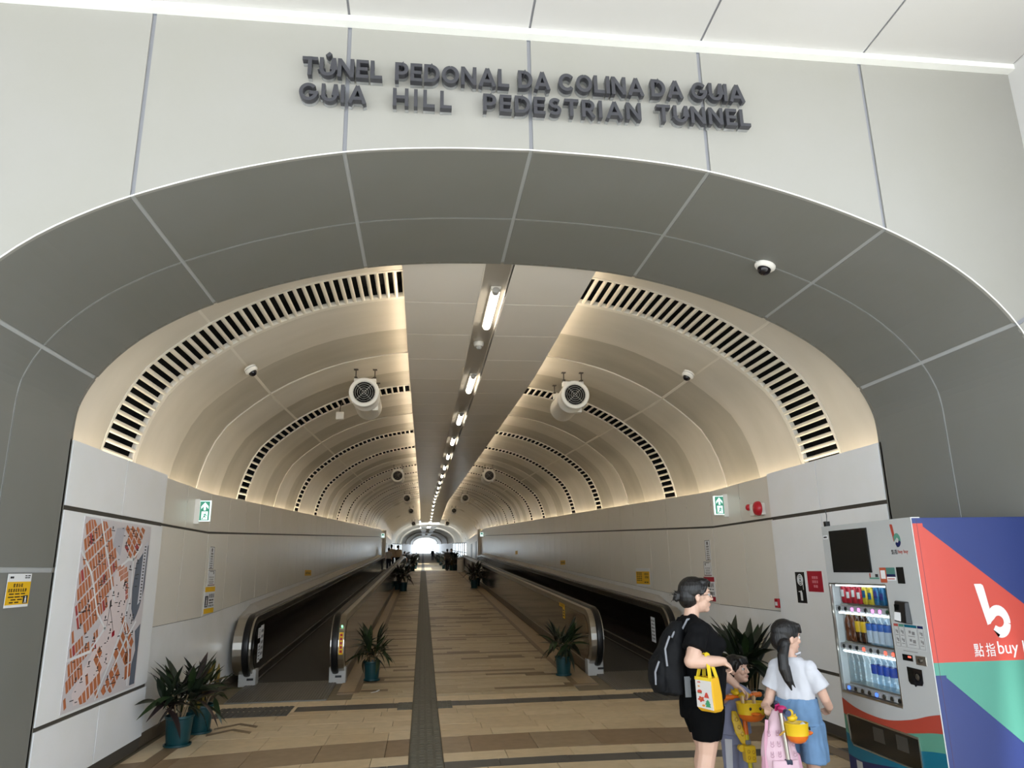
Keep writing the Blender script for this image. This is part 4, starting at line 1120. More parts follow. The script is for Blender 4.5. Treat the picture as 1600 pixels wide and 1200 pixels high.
# things on the door face
def face(y0, y1, z0, z1, t, name, m, bev=0.0, x=VX): return MB().box(x-t, x, y0, y1, z0, z1).build(name, m, vm, bevel=bev)
mscr = mat('screen_black', rgb(16,18,18), .12)
face(4.817, 5.305, 1.555, 1.862, .004, 'screen_bezel', vdk, .0015)
face(4.83, 5.292, 1.568, 1.85, .006, 'screen', mscr)
face(5.33, 5.395, 1.805, 1.832, .002, 'serial_label', M_SIGNW); face(5.34, 5.385, 1.812, 1.824, .003, 'serial_print', M_INK)
face(4.479, 4.552, 1.486, 1.59, .003, 'sensor_window', mscr, .001)
face(4.665, 4.735, 1.49, 1.588, .0015, 'payment_sticker', mat('sticker_orange', rgb(206,98,66), .4))
face(4.675, 4.725, 1.515, 1.57, .0022, 'sticker_field', M_SIGNW)
face(4.57, 4.662, 1.545, 1.588, .0015, 'payment_sticker', mat('sticker_teal', rgb(86,140,130), .4))
face(4.57, 4.662, 1.505, 1.544, .0015, 'sticker_field', M_SIGNW); face(4.58, 4.655, 1.512, 1.518, .002, 'sticker_print', red2); face(4.57, 4.662, 1.528, 1.545, .002, 'sticker_stripe', navy2)
face(4.75, 4.86, 1.512, 1.522, .0015, 'small_emblem', teal2); face(4.845, 4.857, 1.522, 1.55, .0015, 'small_emblem', red2); face(4.76, 4.79, 1.525, 1.545, .0015, 'small_emblem', M_INK)
# card reader
rd = MB(); rd.hexa([(VX,4.465,1.235),(VX-.035,4.48,1.24),(VX-.035,4.60,1.25),(VX,4.615,1.245),(VX,4.475,1.375),(VX-.02,4.49,1.37),(VX-.02,4.595,1.375),(VX,4.61,1.38)])
rd = rd.build('card_reader', mat('reader_black', rgb(22,22,24), .3), vm, bevel=.005)
MB().hexa([(VX-.036,4.53,1.252),(VX-.0385,4.53,1.252),(VX-.0385,4.592,1.258),(VX-.036,4.592,1.258),(VX-.026,4.535,1.305),(VX-.0295,4.535,1.305),(VX-.0295,4.594,1.308),(VX-.026,4.594,1.308)]).build('reader_pad', M_SIGNW, rd)
MB().box(VX-.0285,VX-.020,4.545,4.59,1.32,1.355).build('reader_display', mscr, rd)
# instruction panels
face(4.368, 4.668, 1.082, 1.243, .001, 'instruction_sheet', mat('sheet_pale', rgb(214,216,216), .4))
for y0, y1, m in ((4.618,4.663,mat('head_red', rgb(196,84,76), .4)),(4.562,4.612,teal2),(4.435,4.555,blue2),(4.375,4.428,navy2)):
    face(y0, y1, 1.215, 1.231, .0018, 'panel_heading', m)
    mb = MB()
    for a in ((y0,y0+.002,1.09,1.215),(y1-.002,y1,1.09,1.215),(y0,y1,1.09,1.092)): mb.box(VX-.0018,VX,*a)
    yc = (y0+y1)/2; hw = (y1-y0)*.28
    for z in (1.18, 1.13):
        mb.box(VX-.0018,VX,yc-hw,yc-hw*.2,z-.008,z+.012); mb.box(VX-.0018,VX,yc+hw*.1,yc+hw*.7,z,z+.016); mb.box(VX-.0018,VX,yc-hw,yc+hw,z-.02,z-.016)
    mb.build('instruction_print', M_INKG, vm)
face(4.46, 4.60, 1.066, 1.07, .001, 'fine_print', M_INKG)
face(4.517, 4.617, 1.008, 1.046, .002, 'price_display', mscr); face(4.53, 4.56, 1.028, 1.038, .003, 'display_digits', lit[1][1])
cn = MB().box(VX-.006, VX, 4.385, 4.485, .995, 1.05).build('coin_slot_plate', M_STEEL, vm, bevel=.006)
MB().cyl((VX-.006,4.43,1.024),(VX-.022,4.43,1.024),.016,.013,n=16).build('coin_lever', M_STEELD, cn)
MB().prism([(4.445,.968),(4.587,.972),(4.587,.885),(4.57,.868),(4.535,.868),(4.525,.858),(4.51,.868),(4.46,.872),(4.447,.89)], ((VX-.001,0,0),(0,1,0),(0,0,1)), (-.003,0,0)).build('coin_return', mscr, vm)
MB().ell((VX-.006,4.49,.92),(.008,.018,.02), nu=10, nv=8).build('coin_return_flap', M_STEELD, vm)
# wave print low on the door
def wave(z): return [(4.337,z[0]),(4.45,z[1]),(4.62,z[2]),(4.85,z[3]),(5.05,z[4]),(5.25,z[5]),(5.403,z[6])]
L1 = catmull(wave((.728,.70,.65,.605,.60,.62,.66)), 4); L2 = catmull(wave((.622,.605,.57,.53,.50,.515,.555)), 4); L3 = catmull(wave((.515,.50,.47,.43,.40,.40,.43)), 4); L4 = catmull(wave((.40,.385,.36,.32,.29,.27,.28)), 4)
for a, b, m in ((L1,L2,red2),(L2,L3,teal2),(L3,L4,blue2),(L4,[(4.337,.095),(5.403,.095)],navy2)):
    MB().prism(a+b[::-1], ((VX-.0005,0,0),(0,1,0),(0,0,1)), (-.0015,0,0)).build('wave_print', m, vm)
# delivery port
MB().prism([(4.575,.36),(4.575,.545),(5.335,.555),(5.352,.545),(5.335,.385),(5.31,.365)], ((VX-.002,0,0),(0,1,0),(0,0,1)), (-.004,0,0)).build('delivery_port', mat('port_black', rgb(24,23,21), .15), vm)
MB().band([(4.57,.355),(4.57,.55),(5.337,.56),(5.358,.548),(5.34,.38),(5.312,.358),(4.57,.355)], .007, ((VX-.002,0,0),(0,1,0),(0,0,1)), (-.007,0,0)).build('port_rim', M_STEEL, vm)
for y in (5.0, 4.75): MB().box(VX-.0075,VX-.006,y-.07,y+.05,.44,.53).build('port_flap', mat('flap_smoke', rgb(66,64,60), .2), vm)
MB().prism([(4.36+.05*math.cos(2*PI*k/16)*.8, .36+.03*math.sin(2*PI*k/16)) for k in range(16)], ((VX-.002,.02,0),(0,1,0),(0,0,1)), (-.004,0,0)).build('door_lock', mat('brass', rgb(190,140,70), .35, metal=.7), vm)
face(5.24, 5.31, .18, .26, .0035, 'rating_plate', M_GREYBOX)
# b emblem: outline measured on the side, reused small on the door
def emblem(par, fr, depth, ms):
    q = [MB(), MB(), MB()]
    q[0].prism([(0,1),(.20,1),(.255,.97),(.275,.90),(.345,.50),(.23,.26),(.20,.25)], fr, depth)
    q[1].band([(.26,.38)]+arc(.55,.31,.235,.20,140,-10,12), .19, fr, depth)
    q[1].prism([(.345,.50),(.23,.26),(.29,.27),(.42,.40),(.42,.58),(.36,.555)], fr, Vector(depth)*.8)
    q[2].band(arc(.55,.31,.235,.20,-10,-118,12)+[(.43,.115)], .19, fr, depth)
    for i, (mb, m) in enumerate(zip(q, ms)):
        mb.v = [tuple(Vector(v)+Vector(depth)*(.25*i)) for v in mb.v]; mb.build('emblem', m, par)
emblem(vm, ((VX-.0005,4.556,1.715),(0,-.105,0),(0,0,.152)), (-.0015,0,0), (red2, teal2, navy2))
mb = MB(); text_into(mb, '\u9ede\u6307', (VX-.0008,4.575,1.675), (0,-1,0), (0,0,1), .024, .062, th=.001); mb.build('lettering', M_INK, vm)
mb = MB(); text_into(mb, 'buy buy', (VX-.0008,4.505,1.678), (0,-1,0), (0,0,1), .024, .10, th=.001); mb.build('lettering', red2, vm)
# side artwork on the -y face
SY = VY0-.001
def side(poly, m, name='side_print', lay=0):
    MB().prism(poly, ((0,SY-.0008*lay,0),(1,0,0),(0,0,1)), (0,-.0008,0)).build(name, m, vm)
side([(VX+D+.012,.07),(VB,.07),(VB,VH-.01),(VX+D+.012,VH-.01)], navy)
side([(VX+D+.012,1.842),(VB,1.228),(VB,1.022),(VX+D+.012,1.022)], red, lay=1)
side([(VX+D+.012,.938),(VB,.27),(VB,1.022),(VX+D+.012,1.022)], teal, lay=1)
for x0, x1 in ((VX+.003, VX+D+.0115),):
    for z0, z1, m in ((.09,.95,navy),(.95,1.022,teal),(1.022,1.86,red),(1.86,VH-.006,navy)):
        MB().box(x0, x1, SY-.0065, SY+.004, z0, z1).build('door_edge_print', m, vm)
emblem(vm, ((3.462,SY-.0018,1.150),(.232,0,0),(0,0,.330)), (0,-.0012,0), (pw, pw, pw))
mb = MB(); text_into(mb, '\u9ede', (3.388,SY-.002,1.055), (1,0,0), (0,0,1), .062, .062, th=.001); text_into(mb, '\u6307', (3.468,SY-.002,1.055), (1,0,0), (0,0,1), .062, .062, th=.001)
text_into(mb, 'buy buy', (3.55,SY-.002,1.062), (1,0,0), (0,0,1), .078, .31, th=.001); mb.build('lettering', pw, vm)
MB().box(VX+.031, VX+.033, SY-.0072, SY-.006, .09, VH-.006).build('door_groove', mat('groove_dark', rgb(90,60,80), .5), vm)
# antenna puck on the roof
MB().box(VX+.02, VX+.055, 5.37, 5.40, VH, VH+.04).build('antenna_base', vdk, vm)
MB().tube([(VX+.04,5.385,VH+.04),(VX+.045,5.387,VH+.09),(VX+.04,5.387,VH+.13)], .003, 5).build('cable', vdk, vm)

# drinks, each one a thing
canred, canyel, canblu = mat('can_red', rgb(190,34,54), .25, metal=.3), mat('can_yellow', rgb(222,196,60), .25, metal=.3), mat('can_blue', rgb(40,110,160), .25, metal=.3)
canvio = mat('can_violet', rgb(70,70,150), .25, metal=.3); alu = mat('can_alu', rgb(200,202,206), .25, metal=1.0)
def can(i, m, m2, label):
    t = thing('drink_can', (VX+.088, PY[i], 1.328), label, 'can', 'drink cans on the top shelf')
    c = (0,0,0)
    MB().lathe([(.024,.004),(.030,.014),(.030,.118),(.026,.128)], c, 16).build('body', m, t, local=True)
    MB().lathe([(.026,.128),(.0265,.132),(.024,.132),(.023,.129)], c, 16).build('lid', alu, t, local=True)
    MB().lathe([(.02,0),(.024,.004)], c, 16).build('base', alu, t, local=True)
    mb = MB(); a0 = PI
    mb.rings([[(.0304*math.cos(a0+u), .0304*math.sin(a0+u), z) for u in (-.7,-.35,0,.35,.7)] for z in ((.04,.085) if i % 2 else (.05,.10))], 0, True, False, False, False); mb.build('label_print', m2, t, local=True)
for i in range(8):
    m, m2, nm = ((canred, pw, 'red'),)[0] if i < 4 else ((canyel, canblu, 'yellow and blue') if i < 6 else (canblu, canvio, 'blue'))
    can(i, m, m2, '%s drink can on the top vending shelf, %s from the far end' % (nm, ordn[i]))
mclr = glass_mat('bottle_clear', tint=(.90,.95,.97,1), gl=.10); mwat = glass_mat('bottle_water', tint=(.80,.90,.97,1), gl=.12)
teab, teay = mat('tea_brown', rgb(112,62,36), .15), mat('tea_amber', rgb(70,40,26), .15)
labb, laby, labw = mat('label_blue', rgb(58,108,196), .35), mat('label_yellow', rgb(236,190,40), .35), mat('label_pale', rgb(196,210,228), .4)
capw, capy, capg = mat('cap_white', rgb(230,234,240), .4), mat('cap_yellow', rgb(222,186,70), .4), mat('cap_pale_green', rgb(190,216,206), .4)
labd = mat('label_deep_blue', rgb(40,80,190), .35)
def bottle(i, z, h, r, mb_, ml_, mc_, l0, l1, label, grp, m3=None):
    t = thing('drink_bottle', (VX+.088, PY[i], z), label, 'bottle', grp)
    c = (0,0,0); k = h
    MB().lathe([(r*.8,0),(r,.01),(r,k*.25),(r*.93,k*.30),(r,k*.35),(r,k*.62),(r*.8,k*.76),(r*.42,k*.87),(r*.4,k*.90)], c, 14).build('body', mb_, t, local=True)
    MB().lathe([(r*.45,k*.90),(r*.47,k*.91),(r*.47,k*.99),(r*.40,k)], c, 12).build('cap', mc_, t, local=True)
    if ml_: MB().lathe([(r*1.015,k*l0),(r*1.02,k*(l0+.01)),(r*1.02,k*l1)], c, 14, cap0=False, cap1=False).build('label', ml_, t, local=True)
    if m3: MB().lathe([(r*1.012,k*.06),(r*1.012,k*l0)], c, 14, cap0=False, cap1=False).build('label_lower', m3, t, local=True)
for i in range(8):
    if i < 2: a = (teab, None, capy, 0, 0, 'brown tea', None)
    elif i < 4: a = (teay, laby, capy, .36, .72, 'yellow labelled tea', teay)
    else: a = (mwat, labb, capw, .46, .68, 'blue labelled water', labw)
    bottle(i, 1.061, .205, .0325, a[0], a[1], a[2], a[3], a[4], '%s bottle on the middle vending shelf, %s from the far end' % (a[5], ordn[i]), 'bottles on the middle shelf', a[6])
for i in range(8):
    if i < 4: a = (mclr, None, capg, 0, 0, .225, 'plain clear')
    else: a = (mwat, labd, capw, .38, .62, .245, 'deep blue labelled')
    bottle(i, .773, a[5], .0345, a[0], a[1], a[2], a[3], a[4], '%s bottle on the bottom vending shelf, %s from the far end' % (a[6], ordn[i]), 'bottles on the bottom shelf')

# ------------------------------------------------------------------ potted plants
mpot = mat('pot_teal', rgb(14,66,72), .35); msoil = mat('soil', rgb(52,42,34), .9); mstem = mat('stem_tan', rgb(150,126,92), .6)
mlf = [mat('leaf_green', rgb(44,62,34), .32, var=.25, vscale=14), mat('leaf_dark', rgb(34,46,32), .3, var=.25, vscale=14), mat('leaf_burgundy', rgb(56,42,42), .3, var=.3, vscale=14), mat('leaf_yellow', rgb(130,108,44), .4)]
def leaf_data(m, droop, wid):
    mb = MB(); n = 7; rows_ = []
    for i in range(n+1):
        t = i/n; w = wid*(math.sin(PI*min(1,t*1.04))**.75)*(.25+.75*min(1,t*4)) if t < 1 else 0.002
        x = t*(1-.18*droop*t); z = -droop*t*t*.75
        rows_.append([(x, -w, z+w*.35), (x, 0, z), (x, w, z+w*.35)])
    mb.rings(rows_, 0, True, False, False, False)
    return mb.data('leaf', m, recalc=False)
LEAF = {}
def leaf(mi, d, w):
    k = (mi, d, w)
    if k not in LEAF: LEAF[k] = leaf_data(mlf[mi], d, w)
    return LEAF[k]
def pot(t, r, h, par_off=(0,0,0)):
    MB().lathe([(r*.80,.012),(r*.82,.02),(r*.97,h-.03),(r*1.0,h-.028),(r*1.06,h-.02),(r*1.06,h),(r*.97,h),(r*.95,h-.03)], (0,0,0), 24, cap0=True, cap1=False).build('pot', mpot, t, local=True)
    MB().lathe([(r*.95,0),(r*1.0,.006),(r*1.0,.022),(r*.92,.022),(r*.9,.012)], (0,0,0), 24, cap1=True).build('saucer', mpot, t, local=True)
    MB().lathe([(r*.95,h-.035),(r*.3,h-.025),(.001,h-.022)], (0,0,0), 18, cap0=True, cap1=False).build('soil', msoil, t, local=True)
def plant(x, y, label, r=.13, h=.28, H=.88, n=64, cols=(0,1,1), seed=1, spread=1.0, single=True, group='potted plants'):
    rg = random.Random(seed)
    t = thing('potted_plant', (x, y, gz(y)), label, 'plant', group); pot(t, r, h)
    nst = 7; tops = []
    for i in range(nst):
        a = 2*PI*i/nst+rg.uniform(-.3,.3); q = r*rg.uniform(.15,.6); lean = rg.uniform(.02,.09)*spread
        top = Vector((math.cos(a)*(q+lean), math.sin(a)*(q+lean), h+(H-h)*rg.uniform(.22,.50)))
        MB().tube([(math.cos(a)*q, math.sin(a)*q, h-.03), (math.cos(a)*(q+lean*.4), math.sin(a)*(q+lean*.4), (h+top.z)/2), tuple(top)], [.008,.007,.006], 5).build('stem', mstem, t, local=True)
        tops.append((top, a))
    mbs = {}
    for i in range(n):
        top, a = tops[i % nst]
        up = (i//nst)/(n/nst-1)
        az = a*.0+rg.uniform(0, 2*PI) if up < .7 else a+rg.uniform(-1,1)
        el = math.radians(-12+84*up**.85+rg.uniform(-12,12)); L = (H-h)*rg.uniform(.50,.72)*spread
        d = .8 if el < .3 else (.42 if el < .8 else .2)
        lim = (-2.62, 3.90)
        for _ in range(12):
            tipx = x+top.x+math.cos(az)*math.cos(el)*L
            if lim[0] < tipx < lim[1]: break
            az = rg.uniform(0, 2*PI)
        mi = rg.choice(cols); 
        me = leaf(mi, d, rg.choice((.085,.105)))
        M = Matrix.Translation(top-Vector((0,0,.05*(1-up)))) @ Matrix.Rotation(az,4,'Z') @ Matrix.Rotation(-el,4,'Y') @ Matrix.Rotation(rg.uniform(-.5,.5),4,'X') @ Matrix.Diagonal((L,L,L,1))
        if single:
            o = bpy.data.objects.new('leaf', me); COL.objects.link(o); o.parent = t; o.matrix_local = M
        else: mbs.setdefault(mi, MB()).mesh(me, M)
    for mi, mb in mbs.items():
        o = mb.build('foliage', mlf[mi], t, local=True); o['kind'] = 'stuff'
    return t
plant(-2.367, 8.06, 'dark burgundy leaved plant in a teal pot, front one beside the map pilaster', H=.76, cols=(1,2,0,1), seed=4, n=76, spread=1.25)
p2 = plant(-2.33, 8.64, 'green plant with yellowed leaves in a teal pot, rear one by the map pilaster', H=.74, cols=(0,0,0,1,0,1,0,0,0,3), seed=9, n=66)
plant(-.72, 11.49, 'bushy green plant in a teal pot at the end of the left walkway', r=.12, h=.27, H=.80, cols=(0,1,0), seed=12)
plant(2.125, 11.36, 'bushy green plant in a teal pot at the end of the right walkway', r=.12, h=.27, H=.86, cols=(1,1,0), seed=21)
plant(3.60, 8.15, 'large dark green plant in a green pot behind the toddler', r=.15, h=.28, H=.98, cols=(1,1,0), seed=30, n=84, spread=1.1)
for x, y, lb in ((-.735,29.6,'dark plant left of the path, right-hand one of the first distant pair'),(-1.0,30.6,'dark plant left of the path, left-hand one of the first distant pair'),(2.116,30.5,'dark spiky plant right of the path, left-hand one of the first distant pair'),(2.30,31.8,'dark plant right of the path, right-hand one of the first distant pair')):
    plant(x, y, lb, r=.16, h=.34, H=1.15, cols=(1,1,2), seed=int(y*10), n=60, spread=.85, single=False)
fl = [(-.74,55),(-.76,60),(-.7,74),(-.7,86),(-.7,100),(2.06,47.5),(2.04,52),(2.1,63),(2.05,73),(2.05,86),(2.05,100)]
for k, (x, y) in enumerate(fl):
    plant(x, y, 'far dark potted plant %s of the path, %s in its row beyond the first pair' % ('left' if x < 0 else 'right', ordn[k if x < 0 else k-5]), r=.16, h=.36, H=1.3, cols=(1,), seed=100+k, n=44, spread=.8, single=False, group='far potted plants')
ALB = 0.70
# ------------------------------------------------------------------ people: one continuous remeshed body each
class Fig(MB):
    def seg(s, p0, p1, r0, r1=None, n=14):
        p0, p1 = Vector(p0), Vector(p1); r1 = r0 if r1 is None else r1
        d = (p1-p0).normalized(); u = d.orthogonal().normalized(); w = d.cross(u); rs = []
        for k in range(1, 5):
            a = PI/2*k/5; rs.append((p0-d*r0*math.cos(a), r0*math.sin(a)))
        rs.append((p0, r0)); rs.append((p1, r1))
        for k in range(1, 5):
            a = PI/2*k/5; rs.append((p1+d*r1*math.sin(a), r1*math.cos(a)))
        s.rings([[c+(u*math.cos(2*PI*j/n)+w*math.sin(2*PI*j/n))*r for j in range(n)] for c, r in rs])
        return s
    def chain(s, pts, n=12):
        for (a, ra), (b, rb) in zip(pts, pts[1:]): s.seg(a, b, ra, rb, n)
        return s
    def lofte(s, rs, n=22):
        """stack of level ellipses (cx, cy, z, rx, ry)"""
        return s.rings([[(cx+rx*math.cos(2*PI*j/n), cy+ry*math.sin(2*PI*j/n), z) for j in range(n)] for cx, cy, z, rx, ry in rs])
    def xf(s, M): s.v = [tuple(M @ Vector(v)) for v in s.v]; return s
    def skin(s, name, m, parent, vox=.008, smooth=4, wrinkle=0.0, seed=0, kind=None):
        me = s.data('tmp', m); o = bpy.data.objects.new('tmp', me); COL.objects.link(o)
        md = o.modifiers.new('r', 'REMESH'); md.mode = 'VOXEL'; md.voxel_size = vox
        if smooth:
            sm = o.modifiers.new('s', 'SMOOTH'); sm.iterations = smooth; sm.factor = .5
        out = bpy.data.meshes.new_from_object(o.evaluated_get(bpy.context.evaluated_depsgraph_get()))
        bpy.data.objects.remove(o)
        if wrinkle:
            from mathutils import noise
            n = len(out.vertices); co = [0.0]*(3*n); no = [0.0]*(3*n)
            out.vertices.foreach_get('co', co); out.vertex_normals.foreach_get('vector', no)
            for i in range(0, 3*n, 3):
                d = wrinkle*(noise.noise((co[i]*14+seed, co[i+1]*14, co[i+2]*7))+.5*noise.noise((co[i]*30+seed, co[i+1]*30, co[i+2]*13)))
                for j in (0,1,2): co[i+j] += no[i+j]*d
            out.vertices.foreach_set('co', co)
        out.polygons.foreach_set('use_smooth', [True]*len(out.polygons))
        out.materials.clear(); out.materials.append(m)
        r = bpy.data.objects.new(name, out); COL.objects.link(r); r.parent = parent
        return r
SKIN = mat('skin', rgb(232,190,168), .45, var=.05, vscale=9); SKIN2 = mat('skin_child', rgb(230,186,164), .45, var=.05, vscale=9)
HAIR = mat('hair_black', rgb(22,19,19), .42, bump=.5, bscale=120, stretch=(1,1,.12)); BLK = mat('cloth_black', rgb(17,17,19), .9, spec=.15); BLK2 = mat('shorts_black', rgb(12,12,13), .95, spec=.1)
EYEW = mat('eye_white', rgb(235,232,228), .3); EYED = mat('eye_dark', rgb(34,22,18), .2); LIP = mat('lips', rgb(196,112,104), .4)
WSH = mat('shirt_white', rgb(216,217,224), .85); DEN = mat('skirt_denim', rgb(112,148,188), .8, var=.12, vscale=18)
LIL = mat('cloth_lilac', rgb(150,154,184), .8, var=.06, vscale=20)
def hand(F, wrist, d, side, up, L=.16, curl=.9, thumb=1, sc=1.0):
    """palm, four unequal bent fingers and a thumb; d along the hand, up = back of the hand, side = towards the thumb"""
    w = Vector(wrist); d = Vector(d).normalized(); up = Vector(up); up = (up-d*up.dot(d)).normalized(); sd = Vector(side); sd = (sd-d*sd.dot(d)-up*sd.dot(up)).normalized()
    k = L/.17
    pc = w+d*.045*k
    M = Matrix((d, sd, up)).transposed()
    F.ell(pc, (.05*k,.038*k,.017*k), M)
    for i, (o, l) in enumerate(((.028,.070),(.010,.078),(-.010,.073),(-.027,.058))):
        p = w+d*.080*k+sd*o*k; a = 0; pts = [(w+d*.04*k+sd*o*.8*k, .0105*k),(p, .0098*k)]
        for f, c in ((.45,.55),(.32,.85),(.23,.6)):
            a += c*curl; q = p+(d*math.cos(a)-up*math.sin(a))*l*f*k; pts.append((q, (.0095-.0012*len(pts)*.5)*k)); p = q
        F.chain(pts, 8)
    t0 = w+d*.02*k+sd*.03*k; t1 = t0+(d*.6+sd*.6-up*.3*curl).normalized()*.035*k; t2 = t1+(d*.9+sd*.1-up*.6*curl).normalized()*.03*k
    F.chain([(t0,.013*k),(t1,.011*k),(t2,.009*k)], 8)
def face(F, c, s, yaw, pitch=0.0):
    """skull with jaw, nose, lips, brow and ears; s = head height / 0.22; looks along yaw"""
    M0 = Matrix.Translation(c) @ Matrix.Rotation(yaw,4,'Z') @ Matrix.Rotation(-pitch,4,'Y') @ Matrix.Scale(s,4)
    H = Fig()
    H.ell((-.005,0,.02), (.094,.074,.090)); H.ell((.022,0,-.045), (.062,.056,.066)); H.ell((.058,0,-.088), (.028,.03,.022))
    H.chain([((.086,0,.022),.009),((.098,0,-.008),.011),((.104,0,-.024),.0125)], 8)
    H.ell((.094,.011,-.028), (.012,.008,.008)); H.ell((.094,-.011,-.028), (.012,.008,.008))
    H.ell((.084,0,-.054), (.010,.022,.006)); H.ell((.082,0,-.066), (.010,.019,.007))
    H.ell((.074,0,.030), (.018,.05,.012)); H.ell((.066,.034,-.02), (.022,.022,.022)); H.ell((.066,-.034,-.02), (.022,.022,.022))
    for q in (-1,1): H.ell((-.012,q*.074,-.012), (.018,.009,.030)); 
    H.xf(M0); F.v += []; F.add(H.v, H.f)
    return M0
def eyes(par, M0, kids=False):
    for q in (-1,1):
        e = MB().ell((.076,q*.031,.004), (.012,.016,.0095 if not kids else .012), nu=12, nv=8); e.v = [tuple(M0 @ Vector(v)) for v in e.v]; e = e.build('eye', EYEW, par)
        e2 = MB().ell((.0865,q*.031,.004), (.004,.0075,.008), nu=10, nv=6); e2.v = [tuple(M0 @ Vector(v)) for v in e2.v]; e2.build('iris', EYED, e)
        b = MB().tube([(.080,q*.014,.026),(.083,q*.03,.031),(.074,q*.05,.026)], .0032, 5); b.v = [tuple(M0 @ Vector(v)) for v in b.v]; b.build('eyebrow', HAIR, par)
    l = MB().ell((.091,0,-.0555), (.004,.019,.0035), nu=12, nv=6).ell((.089,0,-.065), (.004,.016,.0045), nu=12, nv=6); l.v = [tuple(M0 @ Vector(v)) for v in l.v]; l.build('lips', LIP, par)
def rel(o, par):
    """move mesh data to the parent's frame (built in world coordinates)"""
    off = wloc(par)
    o.data.transform(Matrix.Translation(-off))
def fin(F, name, m, par, **k):
    o = F.skin(name, m, par, **k); rel(o, par); return o

# ---- the woman
wo = thing('person', (1.92, 5.15, 0), 'woman in black shirt and shorts with glasses, holding a yellow tote on her arm', 'person')
bx, by = 1.92, 5.15
def W_(x, y, z): return (bx+x, by+y, z)
F = Fig()
hm = face(F, Vector(W_(.022,0,1.416)), 1.05, -.06, 0)
F.seg(W_(-.012,0,1.36), W_(-.035,0,1.22), .050, .056)
F.lofte([(bx-.03,by,1.26,.05,.055),(bx-.025,by,1.22,.08,.12),(bx,by,1.1,.12,.15),(bx+.01,by,.9,.12,.14),(bx,by,.75,.12,.15),(bx,by,.64,.11,.15)])
# right arm (nearest the camera), bent, forearm level
F.chain([(W_(-.05,-.165,1.185),.058),(W_(-.105,-.205,1.04),.050),(W_(-.13,-.215,1.005),.047)])
F.chain([(W_(-.13,-.215,1.005),.046),(W_(-.05,-.225,1.0),.046),(W_(.06,-.225,1.0),.033),(W_(.09,-.222,.998),.028)])
hand(F, W_(.085,-.222,.998), (.80,.10,-.5), (.4,.8,.0), (.55,-.35,.75), L=.14, curl=1.35)
# left arm reaching down to the scooter
F.chain([(W_(-.02,.165,1.185),.056),(W_(.10,.19,1.0),.046),(W_(.13,.19,.965),.043)])
F.chain([(W_(.13,.19,.965),.042),(W_(.22,.17,.89),.038),(W_(.335,.175,.785),.025)])
hand(F, W_(.335,.175,.785), (.8,.06,-.6), (0,-1,0), (.5,0,.85), L=.15, curl=.75)
# legs
for y, dx in ((-.095,0.0),(.09,.06)):
    F.chain([(W_(0,y,.68),.092),(W_(-.01+dx*.5,y,.52),.080),(W_(-.025+dx,y,.41),.062),(W_(-.05+dx,y,.31),.060),(W_(-.055+dx,y,.20),.045),(W_(-.05+dx,y,.08),.036)])
    F.seg(W_(-.06+dx,y,.045), W_(.09+dx,y,.035), .036, .03)
fin(F, 'body', SKIN, wo, vox=.0055, smooth=3)
eyes(wo, hm)
S = Fig()
S.lofte([(bx-.03,by,1.262,.062,.075),(bx-.03,by,1.245,.085,.12),(bx-.015,by,1.21,.112,.172),(bx+.01,by,1.15,.132,.175),(bx+.028,by,1.08,.150,.165),(bx+.022,by,1.0,.140,.155),(bx+.032,by,.90,.155,.166),(bx+.025,by,.82,.152,.176),(bx+.015,by,.745,.148,.182)])
S.seg(W_(-.035,-.05,1.265), W_(-.045,-.15,1.205), .034, .058); S.seg(W_(-.035,.05,1.265), W_(-.045,.15,1.205), .034, .058); S.ell(W_(-.055,0,1.255),(.045,.06,.035)); S.ell(W_(-.05,-.165,1.195),(.068,.064,.062)); S.ell(W_(.10,-.075,1.085),(.075,.07,.07)); S.ell(W_(.10,.075,1.085),(.075,.07,.07))
for sy, e in ((-1, W_(-.10,-.205,1.075)), (1, W_(.06,.19,1.06))):
    a = Vector(W_(-.04,sy*.15,1.19)); e = Vector(e); S.seg(a, a+(e-a)*.5, .070, .075); S.cyl(a, e, .070, .080, 18)
fin(S, 'shirt', BLK, wo, vox=.007, smooth=3, wrinkle=.009, seed=2)
S = Fig()
S.lofte([(bx+.005,by,.80,.143,.168),(bx,by,.70,.146,.184),(bx-.005,by,.62,.14,.182)])
S.lofte([(bx-.0,by-.092,.70,.13,.092),(bx-.005,by-.095,.60,.115,.096),(bx-.012,by-.095,.497,.094,.088)]); S.lofte([(bx+.0,by+.09,.70,.13,.092),(bx+.01,by+.09,.60,.11,.092),(bx+.025,by+.09,.51,.092,.086)])
fin(S, 'shorts', BLK2, wo, vox=.007, smooth=2, wrinkle=.007, seed=5)
Hh = Fig()
def hx(x, y, z): return tuple(hm @ Vector((x, y, z)))
for c, r in (((-.022,0,.040),(.102,.086,.088)), ((-.055,0,-.005),(.072,.076,.085)), ((.03,0,.088),(.065,.062,.03)), ((-.10,0,.0),(.035,.038,.04))):
    f = Fig().ell(c, r); f.xf(hm); Hh.add(f.v, f.f)
for q in (-1,1): Hh.chain([(hx(.062,q*.03,.094),.018),(hx(.045,q*.066,.055),.014),(hx(.022,q*.078,.012),.008)], 8)
Hh.chain([(hx(.085,-.02,.085),.016),(hx(.097,.01,.06),.009)], 8)
rg = random.Random(5)
Hh.chain([(hx(-.125,0,.01),.026),(hx(-.14,-.01,-.02),.02)], 8)
for k in range(9):
    a = rg.uniform(-1.2,1.0); l = rg.uniform(.04,.075); b = Vector(hx(-.12,rg.uniform(-.02,.02),.005)); e = Vector((-math.cos(a)*l, rg.uniform(-.02,.02), math.sin(a)*l)); Hh.chain([(b,.008),(b+e*.6,.005),(b+e+Vector((0,0,-.012)),.003)], 6)
fin(Hh, 'hair', HAIR, wo, vox=.005, smooth=2, wrinkle=.003, seed=8)
